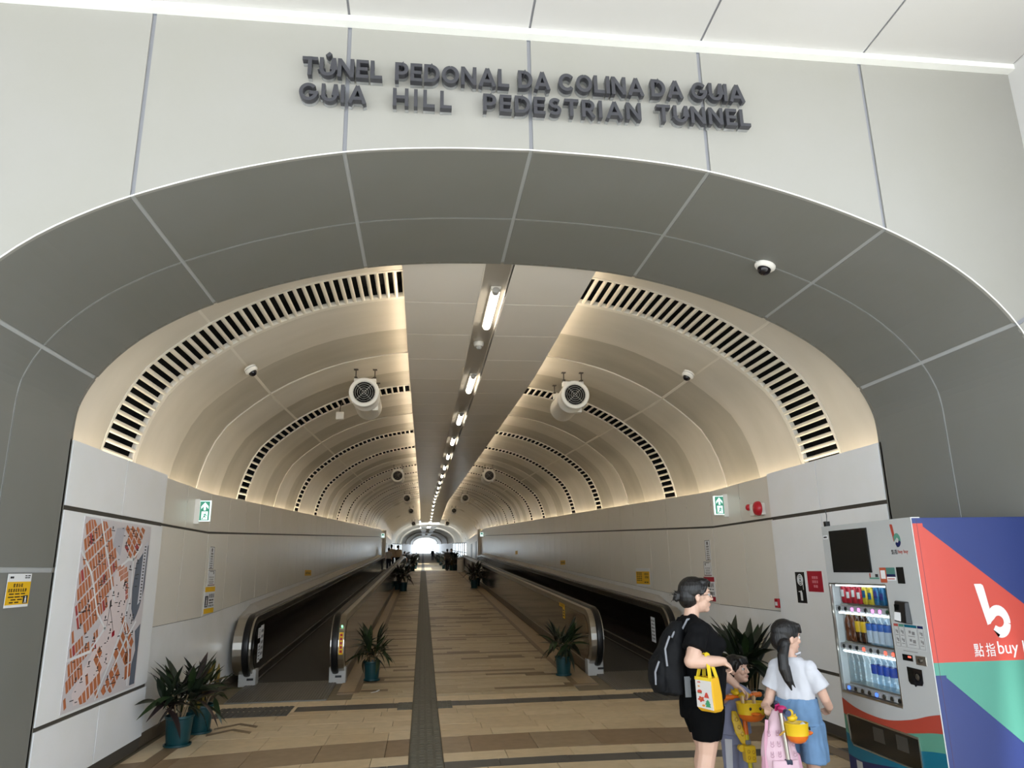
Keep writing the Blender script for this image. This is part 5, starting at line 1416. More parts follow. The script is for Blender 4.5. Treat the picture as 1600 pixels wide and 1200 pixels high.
g = MB()
for q in (-1,1):
    g.tube([hx(.094, q*(.034+.025*math.cos(2*PI*k/18)), .002+.019*math.sin(2*PI*k/18)) for k in range(18)], .0016, 5, closed=True)
    g.tube([hx(.092,q*.058,.006),hx(.05,q*.079,.006),hx(-.01,q*.083,.0)], .0016, 5)
g.tube([hx(.096,-.010,.006),hx(.101,0,.009),hx(.096,.010,.006)], .0016, 5)
g.build('eyeglasses', mat('glasses_frame', rgb(60,48,42), .3, metal=.5), wo)
for y, dx in ((-.095,0.0),(.09,.06)):
    f = Fig(); f.seg(W_(-.065+dx,y,.04), W_(.10+dx,y,.036), .046, .038); f.seg(W_(-.06+dx,y,.07), W_(-.0+dx,y,.06), .042, .04); f.v = [(a,b,max(.0,c)) for a,b,c in f.v]
    fin(f, 'shoe', mat('shoe_dark', rgb(40,40,44), .6), wo, vox=.007, smooth=2)

# ---- backpack on her back
bp = thing('backpack', (1.72, 5.15, .78), 'black backpack with grey zips worn on the back of the woman', 'bag')
mbk = mat('pack_black', rgb(15,16,19), .75, spec=.25, bump=.3, bscale=40); mzip = mat('zip_grey', rgb(150,152,158), .5)
f = Fig().lofte([(1.715,5.14,.775,.07,.10),(1.695,5.14,.79,.105,.135),(1.69,5.14,.90,.115,.145),(1.70,5.14,1.0,.108,.145),(1.735,5.14,1.12,.085,.13),(1.765,5.14,1.2,.06,.105),(1.78,5.14,1.245,.03,.06)])
fin(f, 'main_body', mbk, bp, vox=.009, smooth=4, wrinkle=.012, seed=11)
f = Fig().lofte([(1.625,5.13,.80,.05,.10),(1.612,5.13,.86,.06,.115),(1.622,5.13,.98,.05,.11),(1.655,5.13,1.06,.03,.08)])
fin(f, 'front_pocket', mbk, bp, vox=.009, smooth=3, wrinkle=.008, seed=14)
for pts in ([(1.60,5.03,1.0),(1.572,5.04,.93),(1.575,5.05,.85)],[(1.68,5.015,1.16),(1.64,5.005,1.08),(1.645,5.0,.97)],[(1.76,5.07,1.22),(1.70,5.03,1.15)]):
    MB().tube(pts, .007, 6).build('zip', mzip, bp)
for sy in (-1,1):
    y = by+sy*.115
    MB().band([(1.79,1.20),(1.83,1.262),(1.89,1.268),(1.945,1.21),(1.975,1.10),(1.955,.98),(1.88,.90),(1.79,.86)], .012, ((0,y-.022*sy,0),(1,0,0),(0,0,1)), (0,-.004 if sy > 0 else .004,0)).build('shoulder_strap', mzip if sy < 0 else mbk, bp)
MB().box(1.76,1.80,5.005,5.012,.77,.90).build('side_panel', mat('pack_grey', rgb(104,106,108), .7), bp)

# ---- tote bag on the forearm
tt = thing('tote_bag', (1.89, 4.92, .70), 'yellow tote bag with a printed white side hanging from the arm of the woman', 'bag')
tt.rotation_euler = (0, 0, math.radians(-58))
myel = mat('tote_yellow', rgb(242,184,28), .7); myel2 = mat('tote_strap', rgb(250,216,40), .6); mwt = mat('tote_white', rgb(228,222,216), .7)
T = MB(); 
def tq(z, x0, x1, y0, y1): return [(x0,y0,z),(x1,y0,z),(x1,y1,z),(x0,y1,z)]
T.rings([tq(.695,1.845,1.955,4.885,4.955), tq(.715,1.828,1.965,4.872,4.967), tq(.80,1.824,1.96,4.87,4.97), tq(.905,1.82,1.95,4.88,4.96)], 0, False, True, False).build('body', myel, tt, bevel=.006)
MB().hexa([(1.831,4.8655,.722),(1.958,4.8655,.712),(1.958,4.8705,.712),(1.831,4.8705,.722),(1.822,4.8745,.888),(1.946,4.8745,.888),(1.946,4.879,.888),(1.822,4.879,.888)]).build('printed_panel', mwt, tt)
MB().hexa([(1.818,4.874,.888),(1.951,4.874,.886),(1.951,4.88,.886),(1.818,4.88,.888),(1.818,4.876,.908),(1.951,4.876,.906),(1.951,4.88,.906),(1.818,4.88,.908)]).build('hem', myel2, tt)
pr = lambda pts, m: MB().prism(pts, ((0,4.8650,0),(1,0,0),(0,0.06,1)), (0,-.0015,0)).build('print', m, tt)
def oy(z): return 4.8650
def pr(pts, m):
    z = sum(p[1] for p in pts)/len(pts); y = 4.8655+(z-.72)/.168*.009
    MB().prism(pts, ((0,y-.0006,0),(1,0,0),(0,.0536,1)), (0,-.0012,0)).build('print', m, tt) if False else MB().prism([(1.838+(a-1.836)*1.75, b-z) for a, b in pts], ((0,y-.0006,z),(1,0,0),(0,.0536,1)), (0,-.0012,0)).build('print', m, tt)
mred_, mgrn, mor = mat('print_red', rgb(206,70,52), .6), mat('print_green', rgb(60,156,104), .6), mat('print_orange', rgb(234,150,50), .6)
def disc(cx, cz, r, n=10, k=1): return [(cx+r*math.cos(2*PI*j/n), cz+r*k*math.sin(2*PI*j/n)) for j in range(n)]
pr([(1.872,.728),(1.895,.728),(1.89,.742),(1.894,.744),(1.887,.757),(1.89,.758),(1.881,.773),(1.872,.758),(1.875,.757),(1.868,.744),(1.874,.742)], mgrn)
fl = []
for j in range(20):
    r = .0155 if (j//2) % 2 else .011; fl.append((1.852+r*math.cos(2*PI*j/20), .772+r*1.2*math.sin(2*PI*j/20)))
pr(fl, mred_); pr(disc(1.852,.772,.006), mor)
pr([(1.866,.784),(1.888,.782),(1.884,.80),(1.879,.816),(1.872,.812)], mred_)
pr(disc(1.846,.818,.011), mred_); pr([(1.836,.806),(1.856,.806),(1.855,.813),(1.837,.813)], mgrn)
fl = []
for j in range(10):
    r = .007 if j % 2 else .0032; fl.append((1.843+r*math.sin(2*PI*j/10), .85+r*math.cos(2*PI*j/10)))
pr(fl, mor); pr([(1.836,.872),(1.852,.872),(1.848,.880),(1.838,.878)], mred_)
pr(disc(1.862,.735,.007), mor)
for y in (4.885, 4.955):
    a = by-.225
    P = [(1.836,y,.90),(1.852,y*.6+a*.4,.98),(1.872,y*.25+a*.75,1.045),(1.885,a,1.056),(1.897,y*.25+a*.75,1.046),(1.918,y*.6+a*.4,.98),(1.936,y,.90)]
    rs = []
    for i, p in enumerate(P):
        q0, q1 = Vector(P[max(0,i-1)]), Vector(P[min(6,i+1)]); d = (q1-q0).normalized(); n_ = Vector((-d.z,0,d.x)).normalized(); s_ = d.cross(n_)
        c = Vector(p); rs.append([c+n_*.0022+s_*.016, c+n_*.0022-s_*.016, c-n_*.0022-s_*.016, c-n_*.0022+s_*.016])
    MB().rings(rs, 0, True).build('strap', myel2, tt)

# ---- the girl, seen from behind, looking right
gi = thing('person', (2.51, 4.95, 0), 'girl in white T-shirt and blue skirt with a low ponytail, back to the camera', 'person')
gx, gy = 2.51, 4.95
yaw = math.radians(48)
GM = Matrix.Translation((gx,gy,0)) @ Matrix.Rotation(yaw,4,'Z')
def G(x, y, z): return tuple(GM @ Vector((x, y, z)))
def glo(F, rs):
    f = Fig().lofte([(x,y,z,rx,ry) for x,y,z,rx,ry in rs]); f.xf(GM); F.add(f.v, f.f)
F = Fig()
gm = face(F, Vector((gx-.02,gy+.0,1.135)), .93, math.radians(8), -.08)
F.seg((gx-.02,gy-.0,1.08), G(-.02,0,.98), .040, .045)
glo(F, [(-.01,0,1.0,.05,.06),(-.01,0,.96,.07,.11),(0,0,.85,.08,.115),(0,0,.72,.085,.11),(0,0,.62,.09,.11),(0,0,.52,.085,.11)])
F.chain([(G(-.015,-.105,.945),.040),(G(-.01,-.165,.82),.034),(G(0.01,-.182,.755),.031)]); F.chain([(G(0.01,-.182,.755),.031),(G(.075,-.185,.70),.028),(G(.135,-.17,.675),.021)])
hand(F, G(.135,-.17,.675), GM.to_3x3() @ Vector((.8,.3,-.3)), GM.to_3x3() @ Vector((0,.6,.8)), GM.to_3x3() @ Vector((.2,-.9,.3)), L=.12, curl=.8)
F.chain([(G(-.015,.105,.945),.040),(G(-.03,.150,.80),.034),(G(-.05,.168,.73),.031)]); F.chain([(G(-.05,.168,.73),.031),(G(-.10,.185,.70),.026),(G(-.135,.155,.695),.021)])
hand(F, G(-.13,.158,.696), (-.30,-.65,.02), (1,0,0), (0,-.2,1), L=.115, curl=1.0)
for y in (-.065,.065):
    F.chain([(G(0,y,.56),.066),(G(.0,y,.42),.055),(G(0,y,.34),.045),(G(-.012,y,.26),.043),(G(-.01,y,.16),.033),(G(0,y,.07),.027)]); F.seg(G(0,y,.04), G(.10,y,.03), .03, .025)
fin(F, 'body', SKIN2, gi, vox=.005, smooth=3)
eyes(gi, gm, True)
S = Fig()
glo(S, [(-.01,0,1.012,.052,.062),(-.012,0,.995,.068,.085),(-.01,0,.965,.08,.118),(-.005,0,.90,.092,.124),(0,0,.82,.098,.126),(0,0,.76,.102,.130),(0,0,.728,.094,.124)])
for q, e in ((-1,(-.01,-.178,.815)),(1,(-.03,.160,.805))):
    S.ell(G(-.014,q*.108,.945),(.052,.052,.05)); a, e = Vector(G(-.012,q*.088,.95)), Vector(G(*e)); S.seg(a, a+(e-a)*.4, .050, .054); S.cyl(a, e, .052, .062, 18)
fin(S, 'shirt', WSH, gi, vox=.006, smooth=3, wrinkle=.010, seed=21)
S = Fig()
glo(S, [(0,0,.75,.098,.132),(0,0,.70,.112,.142),(0,0,.60,.125,.152),(0,0,.50,.128,.155)])
for y in (-.078,.078): glo(S, [(0,y,.60,.118,.078),(0,y,.48,.12,.084),(-.003,y*1.05,.375 if y < 0 else .42,.122,.086)])
fin(S, 'skirt', DEN, gi, vox=.006, smooth=2, wrinkle=.014, seed=31)
glo_ = Fig(); f = Fig().lofte([(0,0,.735,.104,.137),(0,0,.755,.101,.134)]); f.xf(GM); MB().add(f.v, f.f).build('waistband', DEN, gi)
Hh = Fig()
def hg(x, y, z): return tuple(gm @ Vector((x, y, z)))
for c, r in (((-.02,0,.040),(.104,.088,.092)), ((-.055,0,-.015),(.072,.080,.088)), ((.035,0,.08),(.062,.068,.04)), ((-.07,-.03,-.06),(.04,.04,.04))):
    f = Fig().ell(c, r); f.xf(gm); Hh.add(f.v, f.f)
for k in range(5): Hh.chain([(hg(.06,-.05+.025*k,.085),.02),(hg(.08,-.05+.025*k,.045),.011)], 8)
Hh.chain([((gx-.085,gy-.08,1.08),.034),((gx-.115,gy-.10,1.03),.036),((gx-.125,gy-.12,.95),.034),((gx-.112,gy-.128,.88),.024),((gx-.09,gy-.128,.82),.007)])
Hh.chain([((gx-.08,gy-.07,1.1),.04),((gx-.10,gy-.085,1.06),.032)])
Hh.chain([((gx-.10,gy-.115,.96),.022),((gx-.085,gy-.126,.88),.012),((gx-.06,gy-.126,.83),.004)])
fin(Hh, 'hair', HAIR, gi, vox=.005, smooth=2, wrinkle=.004, seed=41)
MB().tube([tuple(Vector((gx-.104,gy-.09,1.06))+Vector((math.cos(2*PI*k/14)*.033, math.sin(2*PI*k/14)*.012, math.sin(2*PI*k/14)*.03))) for k in range(14)], .007, 6, closed=True).build('hair_tie', BLK, gi)
MB().tube([(gx-.0,gy-.055,1.03),(gx+.04,gy-.045,1.04),(gx+.06,gy-.0,1.02)], .006, 6).build('neck_cord', WSH, gi)
for y in (-.065,.065):
    f = Fig(); f.seg(G(-.02,y,.035), G(.11,y,.03), .038, .032); f.v = [(a,b,max(0,c)) for a,b,c in f.v]; fin(f, 'shoe', mat('shoe_pale', rgb(200,190,196), .6), gi, vox=.007, smooth=2)

# ---- the toddler behind the scooter
td = thing('person', (2.275, 5.53, 0), 'toddler in lilac clothes holding the handlebar of the yellow scooter, looking up', 'person')
tx, ty = 2.31, 5.53
F = Fig()
tm = face(F, Vector((tx+.045,ty-.015,.862)), .82, math.radians(-52), .12)
F.seg((tx+.03,ty,.81), (tx+.015,ty,.74), .033, .038)
F.lofte([(tx+.01,ty,.75,.05,.04),(tx+.005,ty,.72,.085,.06),(tx,ty,.6,.085,.07),(tx-.01,ty,.45,.09,.075),(tx-.01,ty,.36,.085,.07)])
for q, h in ((-1,(2.232,5.375,.705)),(1,(2.428,5.385,.712))):
    F.chain([((tx+q*.085,ty,.705),.033),((tx+q*.125,ty-.03,.64),.029)]); F.chain([((tx+q*.125,ty-.03,.64),.028),((h[0],h[1]+.05,h[2]-.015),.021)])
    hand(F, (h[0],h[1]+.045,h[2]+.004), (0,-1,.1), (-q,0,0), (0,.1,1), L=.085, curl=1.25)
for q in (-1,1):
    F.chain([((tx+q*.045,ty,.40),.05),((tx+q*.05,ty+.01,.24),.038),((tx+q*.05,ty+.01,.08),.028)]); F.seg((tx+q*.05,ty+.01,.03),(tx+q*.055,ty-.07,.028),.028,.025)
fin(F, 'body', SKIN2, td, vox=.0045, smooth=3)
eyes(td, tm, True)
S = Fig().lofte([(tx+.012,ty,.768,.045,.042),(tx+.008,ty,.745,.085,.06),(tx,ty,.70,.108,.075),(tx-.005,ty,.60,.11,.085),(tx-.012,ty,.50,.118,.092),(tx-.015,ty,.425,.125,.098)])
for q in (-1,1): S.cyl((tx+q*.07,ty,.715),(tx+q*.118,ty-.028,.645),.043,.05,16); S.seg((tx+q*.07,ty,.712),(tx+q*.09,ty-.01,.69),.043,.044)
fin(S, 'shirt', LIL, td, vox=.0055, smooth=3, wrinkle=.007, seed=51)
S = Fig().lofte([(tx-.012,ty,.44,.10,.08),(tx-.012,ty,.36,.102,.082)])
for q in (-1,1): S.lofte([(tx-.008+q*.045,ty,.38,.058,.07),(tx-.005+q*.052,ty+.005,.25,.056,.062),(tx+q*.055,ty+.01,.165,.054,.058)])
fin(S, 'trousers', LIL, td, vox=.0055, smooth=2, wrinkle=.006, seed=61)
MB().hexa([(tx-.115,ty-.045,.17),(tx-.075,ty-.062,.17),(tx-.073,ty-.058,.17),(tx-.113,ty-.041,.17),(tx-.112,ty-.052,.40),(tx-.068,ty-.078,.40),(tx-.066,ty-.074,.40),(tx-.110,ty-.048,.40)]).build('side_stripe', WSH, td)
MB().ell((tx-.02,ty-.098,.452),(.034,.008,.026), nu=14, nv=8).build('shirt_print', WSH, td)
Hh = Fig()
def ht(x, y, z): return tuple(tm @ Vector((x, y, z)))
for c, r in (((-.022,0,.042),(.104,.090,.092)), ((-.055,0,-.005),(.070,.080,.085)), ((.035,0,.082),(.064,.066,.036))):
    f = Fig().ell(c, r); f.xf(tm); Hh.add(f.v, f.f)
for k in range(5): Hh.chain([(ht(.07,-.05+.025*k,.085),.016),(ht(.088,-.05+.025*k,.045+.01*(k % 2)),.007)], 8)
for q in (-1,1): Hh.chain([(ht(.045,q*.068,.05),.014),(ht(.025,q*.082,-.01),.007)], 8)
fin(Hh, 'hair', HAIR, td, vox=.005, smooth=2, wrinkle=.003, seed=71)
for q in (-1,1):
    f = Fig(); f.seg((tx+q*.05,ty+.02,.032),(tx+q*.055,ty-.07,.03),.036,.033); f.v = [(a,b,max(0,c)) for a,b,c in f.v]; fin(f, 'shoe', WSH, td, vox=.006, smooth=2)

# ---- scooters
my, mo2, mwh = mat('toy_yellow', rgb(240,198,34), .35), mat('toy_orange', rgb(240,120,32), .35), mat('toy_wheel', rgb(60,56,60), .5)
meb = mat('toy_eye', rgb(24,20,22), .2); mgy = mat('toy_grey', rgb(132,134,136), .4)
def rot_put(mb, M): mb.v = [tuple(M @ Vector(v)) for v in mb.v]; return mb
def duck(par_label, loc, yaw, sc, label):
    d = thing('toy_duck', loc, label, 'toy'); M = Matrix.Rotation(yaw,4,'Z') @ Matrix.Scale(sc,4)
    rot_put(Fig().ell((0,0,.022),(.034,.026,.022)).chain([((-.028,0,.028),.012),((-.042,0,.040),.004)],8), M).build('body', my, d, local=True)
    rot_put(MB().ell((.014,0,.056),(.022,.021,.021)), M).build('head', my, d, local=True)
    rot_put(MB().ell((.038,0,.052),(.012,.011,.004)), M).build('beak', mo2, d, local=True)
    for q in (-1,1): rot_put(MB().ell((.031,q*.010,.063),(.003,.003,.004), nu=8, nv=6), M).build('eye', meb, d, local=True)
    for q in (-1,1): rot_put(MB().ell((-.006,q*.025,.026),(.018,.005,.012)), M).build('wing', my, d, local=True)
    return d
def basket(t, c, yaw, rx=.105, ry=.07, h=.125, eyes_=True):
    M = Matrix.Translation(c) @ Matrix.Rotation(yaw,4,'Z')   # local -y is the front
    n = 28
    def ring(k, z, e=0): return [((rx*k+e)*math.cos(2*PI*j/n), (ry*k+e)*math.sin(2*PI*j/n), z) for j in range(n)]
    rot_put(MB().rings([ring(.93,h*.42),ring(1.0,h),ring(1.03,h+.003),ring(1.0,h+.006),ring(.95,h),ring(.88,h*.42)],0,True,False,False), M).build('basket_upper', my, t)
    rot_put(MB().rings([ring(.30,0),ring(.62,h*.08),ring(.84,h*.24),ring(.93,h*.42)],0,True,True,False), M).build('basket_lower', mo2, t)
    if eyes_:
        rot_put(MB().ell((.012,-ry*1.04,h*.50),(.038,.030,.011), nu=18).ell((.012,-ry*1.0,h*.43),(.030,.024,.009), nu=18), M).build('beak', mo2, t)
        for x in (-.025,.045):
            rot_put(MB().ell((x,-ry*.97 if x < .04 else -ry*.90,h*.76),(.009,.005,.0105), nu=12, nv=8), M).build('eye', meb, t)
s1 = thing('kick_scooter', (2.31, 5.35, 0), 'yellow and orange child scooter with a basket held by the toddler', 'scooter')
hb = Vector((2.31,5.375,.70))
MB().tube([(2.185,5.375,.694),(2.31,5.378,.700),(2.44,5.382,.706)], .011, 10).build('handlebar', mo2, s1)
for a, b in (((2.175,5.375,.693),(2.245,5.377,.696)),((2.395,5.38,.704),(2.45,5.382,.707))): MB().cyl(a, b, .017, n=14).ell(b if a[0] > 2.3 else a, (.019,.019,.019)).build('grip', mo2, s1)
MB().ell((2.325,5.365,.705),(.045,.03,.028)).build('handlebar_hub', my, s1)
MB().cyl((2.312,5.372,.69),(2.314,5.36,.45),.017,n=14).build('stem_upper', mo2, s1)
MB().cyl((2.314,5.36,.46),(2.32,5.34,.10),.0155,n=14).build('stem_lower', mat('stem_yellow', rgb(214,200,30), .35), s1)
MB().box(2.296,2.335,5.335,5.375,.385,.415).build('clamp', mgy, s1, bevel=.006)
basket(s1, Vector((2.335,5.285,.545)), math.radians(-8))
bd = MB().rings([[(2.235,5.40,.60),(2.262,5.375,.60),(2.27,5.395,.60),(2.24,5.42,.60)],[(2.222,5.38,.54),(2.275,5.355,.54),(2.285,5.375,.54),(2.23,5.405,.54)],[(2.235,5.37,.46),(2.30,5.345,.45),(2.31,5.365,.45),(2.245,5.395,.46)],[(2.27,5.36,.39),(2.31,5.345,.38),(2.32,5.362,.38),(2.28,5.382,.39)]],0,False)
bd.build('folded_seat', my, s1, bevel=.008)
MB().hexa([(2.278,5.305,.275),(2.352,5.305,.275),(2.352,5.375,.275),(2.278,5.375,.275),(2.268,5.30,.385),(2.35,5.30,.385),(2.35,5.375,.385),(2.268,5.375,.385)]).build('front_cover', my, s1, bevel=.008)
MB().cyl((2.258,5.33,.365),(2.258,5.36,.365),.022,n=16).build('pivot_knob', my, s1)
mbp = mat('toy_print', rgb(176,128,30), .5)
for x, z in ((2.295,.35),(2.295,.31),(2.33,.345),(2.33,.305)): MB().tube([(x+.009*math.cos(2*PI*k/10),5.2985+(.385-z)*.045,z+.011*math.sin(2*PI*k/10)) for k in range(10)], .0018, 4, closed=True).build('cover_print', mbp, s1)
for x, z in ((2.25,.55),(2.262,.50),(2.28,.455)): MB().tube([(x+.011*math.cos(2*PI*k/10),5.358-(.55-z)*.12,z+.013*math.sin(2*PI*k/10)) for k in range(10)], .0018, 4, closed=True).build('seat_print', mbp, s1)
MB().box(2.265,2.375,5.34,5.80,.085,.115).build('deck', my, s1, bevel=.012)
for x in (2.255,2.385): MB().cyl((x-.012,5.34,.06),(x+.012,5.34,.06),.06,n=20).build('wheel', mwh, s1)
MB().cyl((2.31,5.76,.05),(2.33,5.76,.05),.05,n=20).build('wheel', mwh, s1)
MB().cyl((2.25,5.34,.06),(2.39,5.34,.06),.01,n=8).build('axle', mgy, s1)
for x in (2.275,2.36): MB().box(x-.006,x+.006,5.27,5.30,.655,.715).build('basket_tab', mat('tab_cream', rgb(238,206,160), .5), s1)
duck(None, (2.262,5.365,.708), math.radians(-70), .95, 'small yellow toy duck standing on the handlebar of the toddler scooter')

s2 = thing('kick_scooter', (2.285, 4.72, 0), 'second scooter with a silver stem and yellow basket beside the girl', 'scooter')
MB().cyl((2.278,4.72,.705),(2.296,4.715,.42),.0135,n=14).build('stem_upper', M_STEEL, s2)
MB().box(2.274,2.316,4.695,4.735,.405,.435).build('clamp', mat('clamp_navy', rgb(28,40,66), .4), s2, bevel=.006)
MB().cyl((2.296,4.715,.42),(2.31,4.705,.09),.018,n=14).build('stem_lower', mat('scooter_pink', rgb(226,150,170), .4), s2)
MB().tube([(2.262,4.60,.728),(2.278,4.72,.715),(2.31,4.83,.735)], .011, 10).build('handlebar', mat('bar_magenta', rgb(196,40,110), .4), s2)
MB().cyl((2.258,4.575,.728),(2.264,4.62,.727),.019,n=16).build('grip', mat('grip_navy', rgb(24,44,86), .4), s2)
MB().cyl((2.298,4.80,.73),(2.318,4.85,.738),.018,n=16).build('grip', mat('grip_navy', rgb(24,44,86), .4), s2)
MB().ell((2.30,4.74,.725),(.03,.03,.02)).build('handlebar_hub', mat('bar_magenta', rgb(196,40,110), .4), s2)
basket(s2, Vector((2.365,4.70,.528)), math.radians(90), rx=.062, ry=.075, h=.115)
MB().tube([(2.285,4.70,.60),(2.262,4.69,.595),(2.25,4.70,.58),(2.27,4.715,.585)], .006, 6).build('strap', mat('strap_mustard', rgb(196,150,60), .5), s2)
MB().box(2.25,2.37,4.70,5.12,.085,.11).build('deck', mat('scooter_pink', rgb(226,150,170), .4), s2, bevel=.012)
for x in (2.245,2.375): MB().cyl((x-.012,4.70,.06),(x+.012,4.70,.06),.06,n=20).build('wheel', mwh, s2)
MB().cyl((2.30,5.08,.05),(2.32,5.08,.05),.05,n=20).build('wheel', mwh, s2)
MB().cyl((2.24,4.70,.06),(2.38,4.70,.06),.01,n=8).build('axle', mgy, s2)
duck(None, (2.335,4.69,.655), math.radians(-150), 1.0, 'yellow toy duck sitting at the handlebar of the silver stemmed scooter')
bt = thing('drink_bottle', (2.375, 4.70, .60), 'small bottle with white and blue cap lying in the yellow basket of the second scooter', 'bottle')
M = Matrix.Rotation(math.radians(50),4,'Y')
rot_put(MB().lathe([(.02,-.05),(.022,0),(.022,.03),(.016,.04)],(0,0,0),14), M).build('body', glass_mat('bottle_b', tint=(.9,.92,.95,1)), bt, local=True)
rot_put(MB().lathe([(.0185,.036),(.0185,.058),(.016,.06)],(0,0,0),14), M).build('cap', capw, bt, local=True)
rot_put(MB().lathe([(.013,.0605),(.013,.0615)],(0,0,0),14), M).build('cap_print', mat('cap_blue', rgb(30,80,180), .4), bt, local=True)
# pink backpack hanging from the second scooter
pk = thing('backpack', (2.28, 4.80, .28), 'pink printed child backpack hanging from the second scooter', 'bag')
mpk_ = mat('pack_pink', rgb(232,196,208), .75); mpp = mat('pack_print', rgb(176,128,150), .7); mpd = mat('pack_pink_deep', rgb(222,168,188), .7)
f = Fig().lofte([(2.29,4.80,.26,.115,.055),(2.285,4.80,.30,.13,.075),(2.282,4.80,.45,.122,.078),(2.282,4.80,.56,.095,.066),(2.285,4.80,.66,.055,.045),(2.29,4.80,.71,.028,.028)])
fin(f, 'main_body', mpk_, pk, vox=.007, smooth=4, wrinkle=.010, seed=81)
f = Fig().lofte([(2.285,4.735,.28,.095,.035),(2.283,4.725,.34,.10,.042),(2.283,4.73,.43,.085,.03)])
fin(f, 'front_pocket', mpk_, pk, vox=.007, smooth=3, wrinkle=.006, seed=85)
for sx in (-1,1):
    f = Fig().seg((2.285+sx*.105,4.79,.34),(2.285+sx*.10,4.79,.43),.035,.028); fin(f, 'side_pocket', mpd, pk, vox=.007, smooth=2)
MB().tube([(2.28,4.79,.70),(2.272,4.76,.74),(2.285,4.75,.75),(2.296,4.79,.71)], .008, 6).build('top_loop', mat('bar_magenta', rgb(196,40,110), .4), pk)
MB().band([(2.20,.66),(2.178,.52),(2.17,.36)], .02, ((0,4.765,0),(1,0,0),(0,0,1)), (0,-.005,0)).build('strap', mpd, pk)
rg = random.Random(3)
mb = MB()
for k in range(9):
    x, z = 2.20+.075*(k % 3)+rg.uniform(-.008,.008), .46+.06*(k//3); 
    if abs(x-2.29) < .015: x -= .03
    y = 4.72 if z < .55 else 4.735
    for e in (-1,1): mb.tube([(x+e*.003,y,z+.005),(x+e*.008,y,z+.022),(x+e*.010,y,z+.006)], .0014, 4)
    mb.tube([(x+.011*math.cos(2*PI*q/9),y,z-.004+.008*math.sin(2*PI*q/9)) for q in range(9)], .0014, 4, closed=True)
o = mb.build('doodle_print', mpp, pk); o['kind'] = 'stuff'

# ---- distant people on the walkways and path
def small_person(x, y, yaw, H, top, legs, label, hair=HAIR, walk=.08, z=None):
    p = thing('person', (x, y, gz(y)+(.012 if z is None else z)), label, 'person'); k = H/1.68
    R = Matrix.Rotation(yaw,4,'Z') @ Matrix.Scale(k,4)
    def mk(f, name, m, vox=.02): f.xf(R); o = f.skin(name, m, p, vox=vox, smooth=2); return o
    F = Fig(); face(F, Vector((.02,0,1.55)), 1.0, 0)
    F.seg((0,0,1.46),(-.02,0,1.36),.05,.055); F.lofte([(-.02,0,1.36,.07,.10),(0,0,1.2,.10,.14),(0,0,.95,.10,.14),(0,0,.85,.11,.15)])
    for q in (-1,1):
        F.chain([((-.02,q*.18,1.33),.05),((-.04,q*.22,1.08),.042),((.04,q*.22,.86),.03)]); hand(F, (.04,q*.22,.86), (.2,0,-1), (.9,0,.2), (0,q,0), L=.17, curl=.4)
        F.chain([((0,q*.09,.88),.085),((q*walk*.5,q*.09,.48),.06),((q*walk,q*.09,.08),.04)]); F.seg((q*walk-.04,q*.09,.04),(q*walk+.14,q*.09,.035),.04,.035)
    mk(F, 'body', SKIN, .014)
    S = Fig().lofte([(-.02,0,1.40,.07,.09),(-.02,0,1.36,.11,.19),(.0,0,1.2,.13,.19),(0,0,1.0,.13,.17),(0,0,.88,.14,.18)])
    for q in (-1,1): S.seg((-.02,q*.17,1.33),(-.04,q*.215,1.12),.06,.058)
    mk(S, 'shirt', top)
    S = Fig().lofte([(0,0,.95,.13,.165),(0,0,.82,.135,.175)])
    for q in (-1,1): S.chain([((0,q*.09,.85),.09),((q*walk*.5,q*.09,.48),.072),((q*walk,q*.09,.10),.055)])
    mk(S, 'trousers', legs)
    h = Fig().ell((-.0,0,1.585),(.105,.088,.095)).ell((-.035,0,1.53),(.075,.078,.09)); mk(h, 'hair', hair, .014)
    return p
TAN, GRY, NVY, PALE = mat('cloth_tan', rgb(206,186,160), .8), mat('cloth_grey', rgb(96,96,100), .8), mat('cloth_navy', rgb(36,40,56), .8), mat('cloth_pale', rgb(214,208,204), .8)
small_person(-2.12, 47.2, PI/2, 1.46, PALE, NVY, 'short person in pale top, leftmost of three standing far along the left walkway')
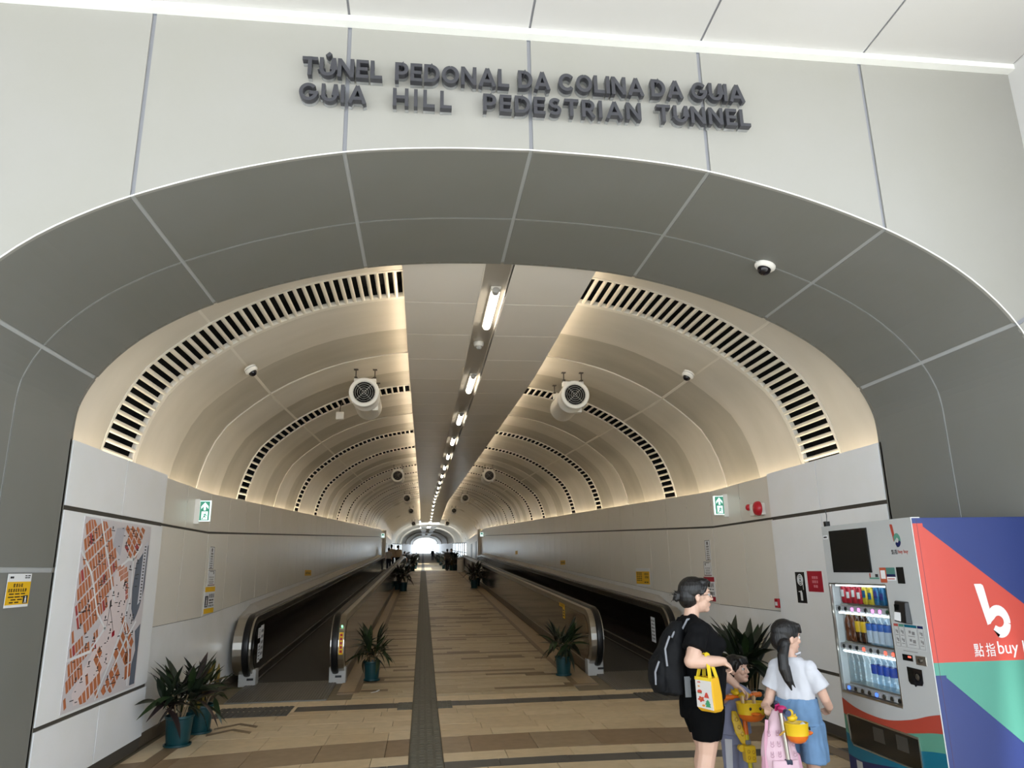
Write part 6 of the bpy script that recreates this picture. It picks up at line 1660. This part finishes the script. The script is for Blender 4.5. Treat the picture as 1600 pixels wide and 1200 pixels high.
small_person(-2.02, 49.0, PI/2, 1.72, TAN, NVY, 'person in beige top, middle of three standing far along the left walkway')
small_person(-1.62, 49.7, PI/2, 1.70, TAN, BLK2, 'person in beige top with dark strap, rightmost of three far along the left walkway')
small_person(-1.6, 66.0, PI/2, 1.72, BLK, NVY, 'dark clothed person far off left beyond the three on the walkway', z=0)
small_person(-1.84, 78.0, -PI/2, 1.72, GRY, NVY, 'grey clothed person tiny and distant on the left of the path')
small_person(1.98, 60.0, PI/2, 1.72, GRY, NVY, 'grey clothed person far off on the right near the rail', z=0)
small_person(2.35, 61.0, -PI/2, 1.76, BLK, BLK2, 'dark clothed person far off rightmost near the rail', z=0)
small_person(1.5, 112.0, -PI/2, 1.74, BLK, NVY, 'tiny person walking in front of the bright far mouth', z=0)
# litter and a far bin
lt2 = thing('paper_scrap', (-.62, 10.6, gz(10.6)), 'scrap of white paper lying on the floor near the left plant', 'litter')
MB().hexa([(-.67,10.58,.041),(-.59,10.66,.041),(-.575,10.64,.044),(-.66,10.56,.041),(-.67,10.58,.044),(-.59,10.66,.047),(-.575,10.64,.050),(-.66,10.56,.044)]).build('sheet', M_SIGNW, lt2); MB().hexa([(-.60,10.655,.046),(-.57,10.68,.05),(-.555,10.665,.05),(-.58,10.635,.047),(-.60,10.655,.05),(-.57,10.68,.062),(-.555,10.665,.062),(-.58,10.635,.05)]).build('folded_corner', M_SIGNW, lt2)
lf = thing('fallen_leaf', (2.13, 11.0, gz(11.0)), 'small fallen yellow leaf on the floor by the right plant', 'leaf')
MB().prism([(0,0),(.05,.02),(.09,.0),(.05,-.02)], ((2.1,10.95,gz(10.95)+.006),(1,0,0),(0,1,0)), (0,0,.003)).build('blade', mlf[3], lf)
bn = thing('litter_bin', (2.26, 44.5, gz(44.5)), 'small pale bin far off beside the right walkway rail', 'bin')
MB().lathe([(.2,0),(.2,.75),(.17,.78)], (0,0,0), 16).build('body', M_PLAST, bn, local=True); MB().lathe([(.21,.75),(.21,.80),(.12,.86)], (0,0,0), 16).build('lid', M_GREYBOX, bn, local=True)
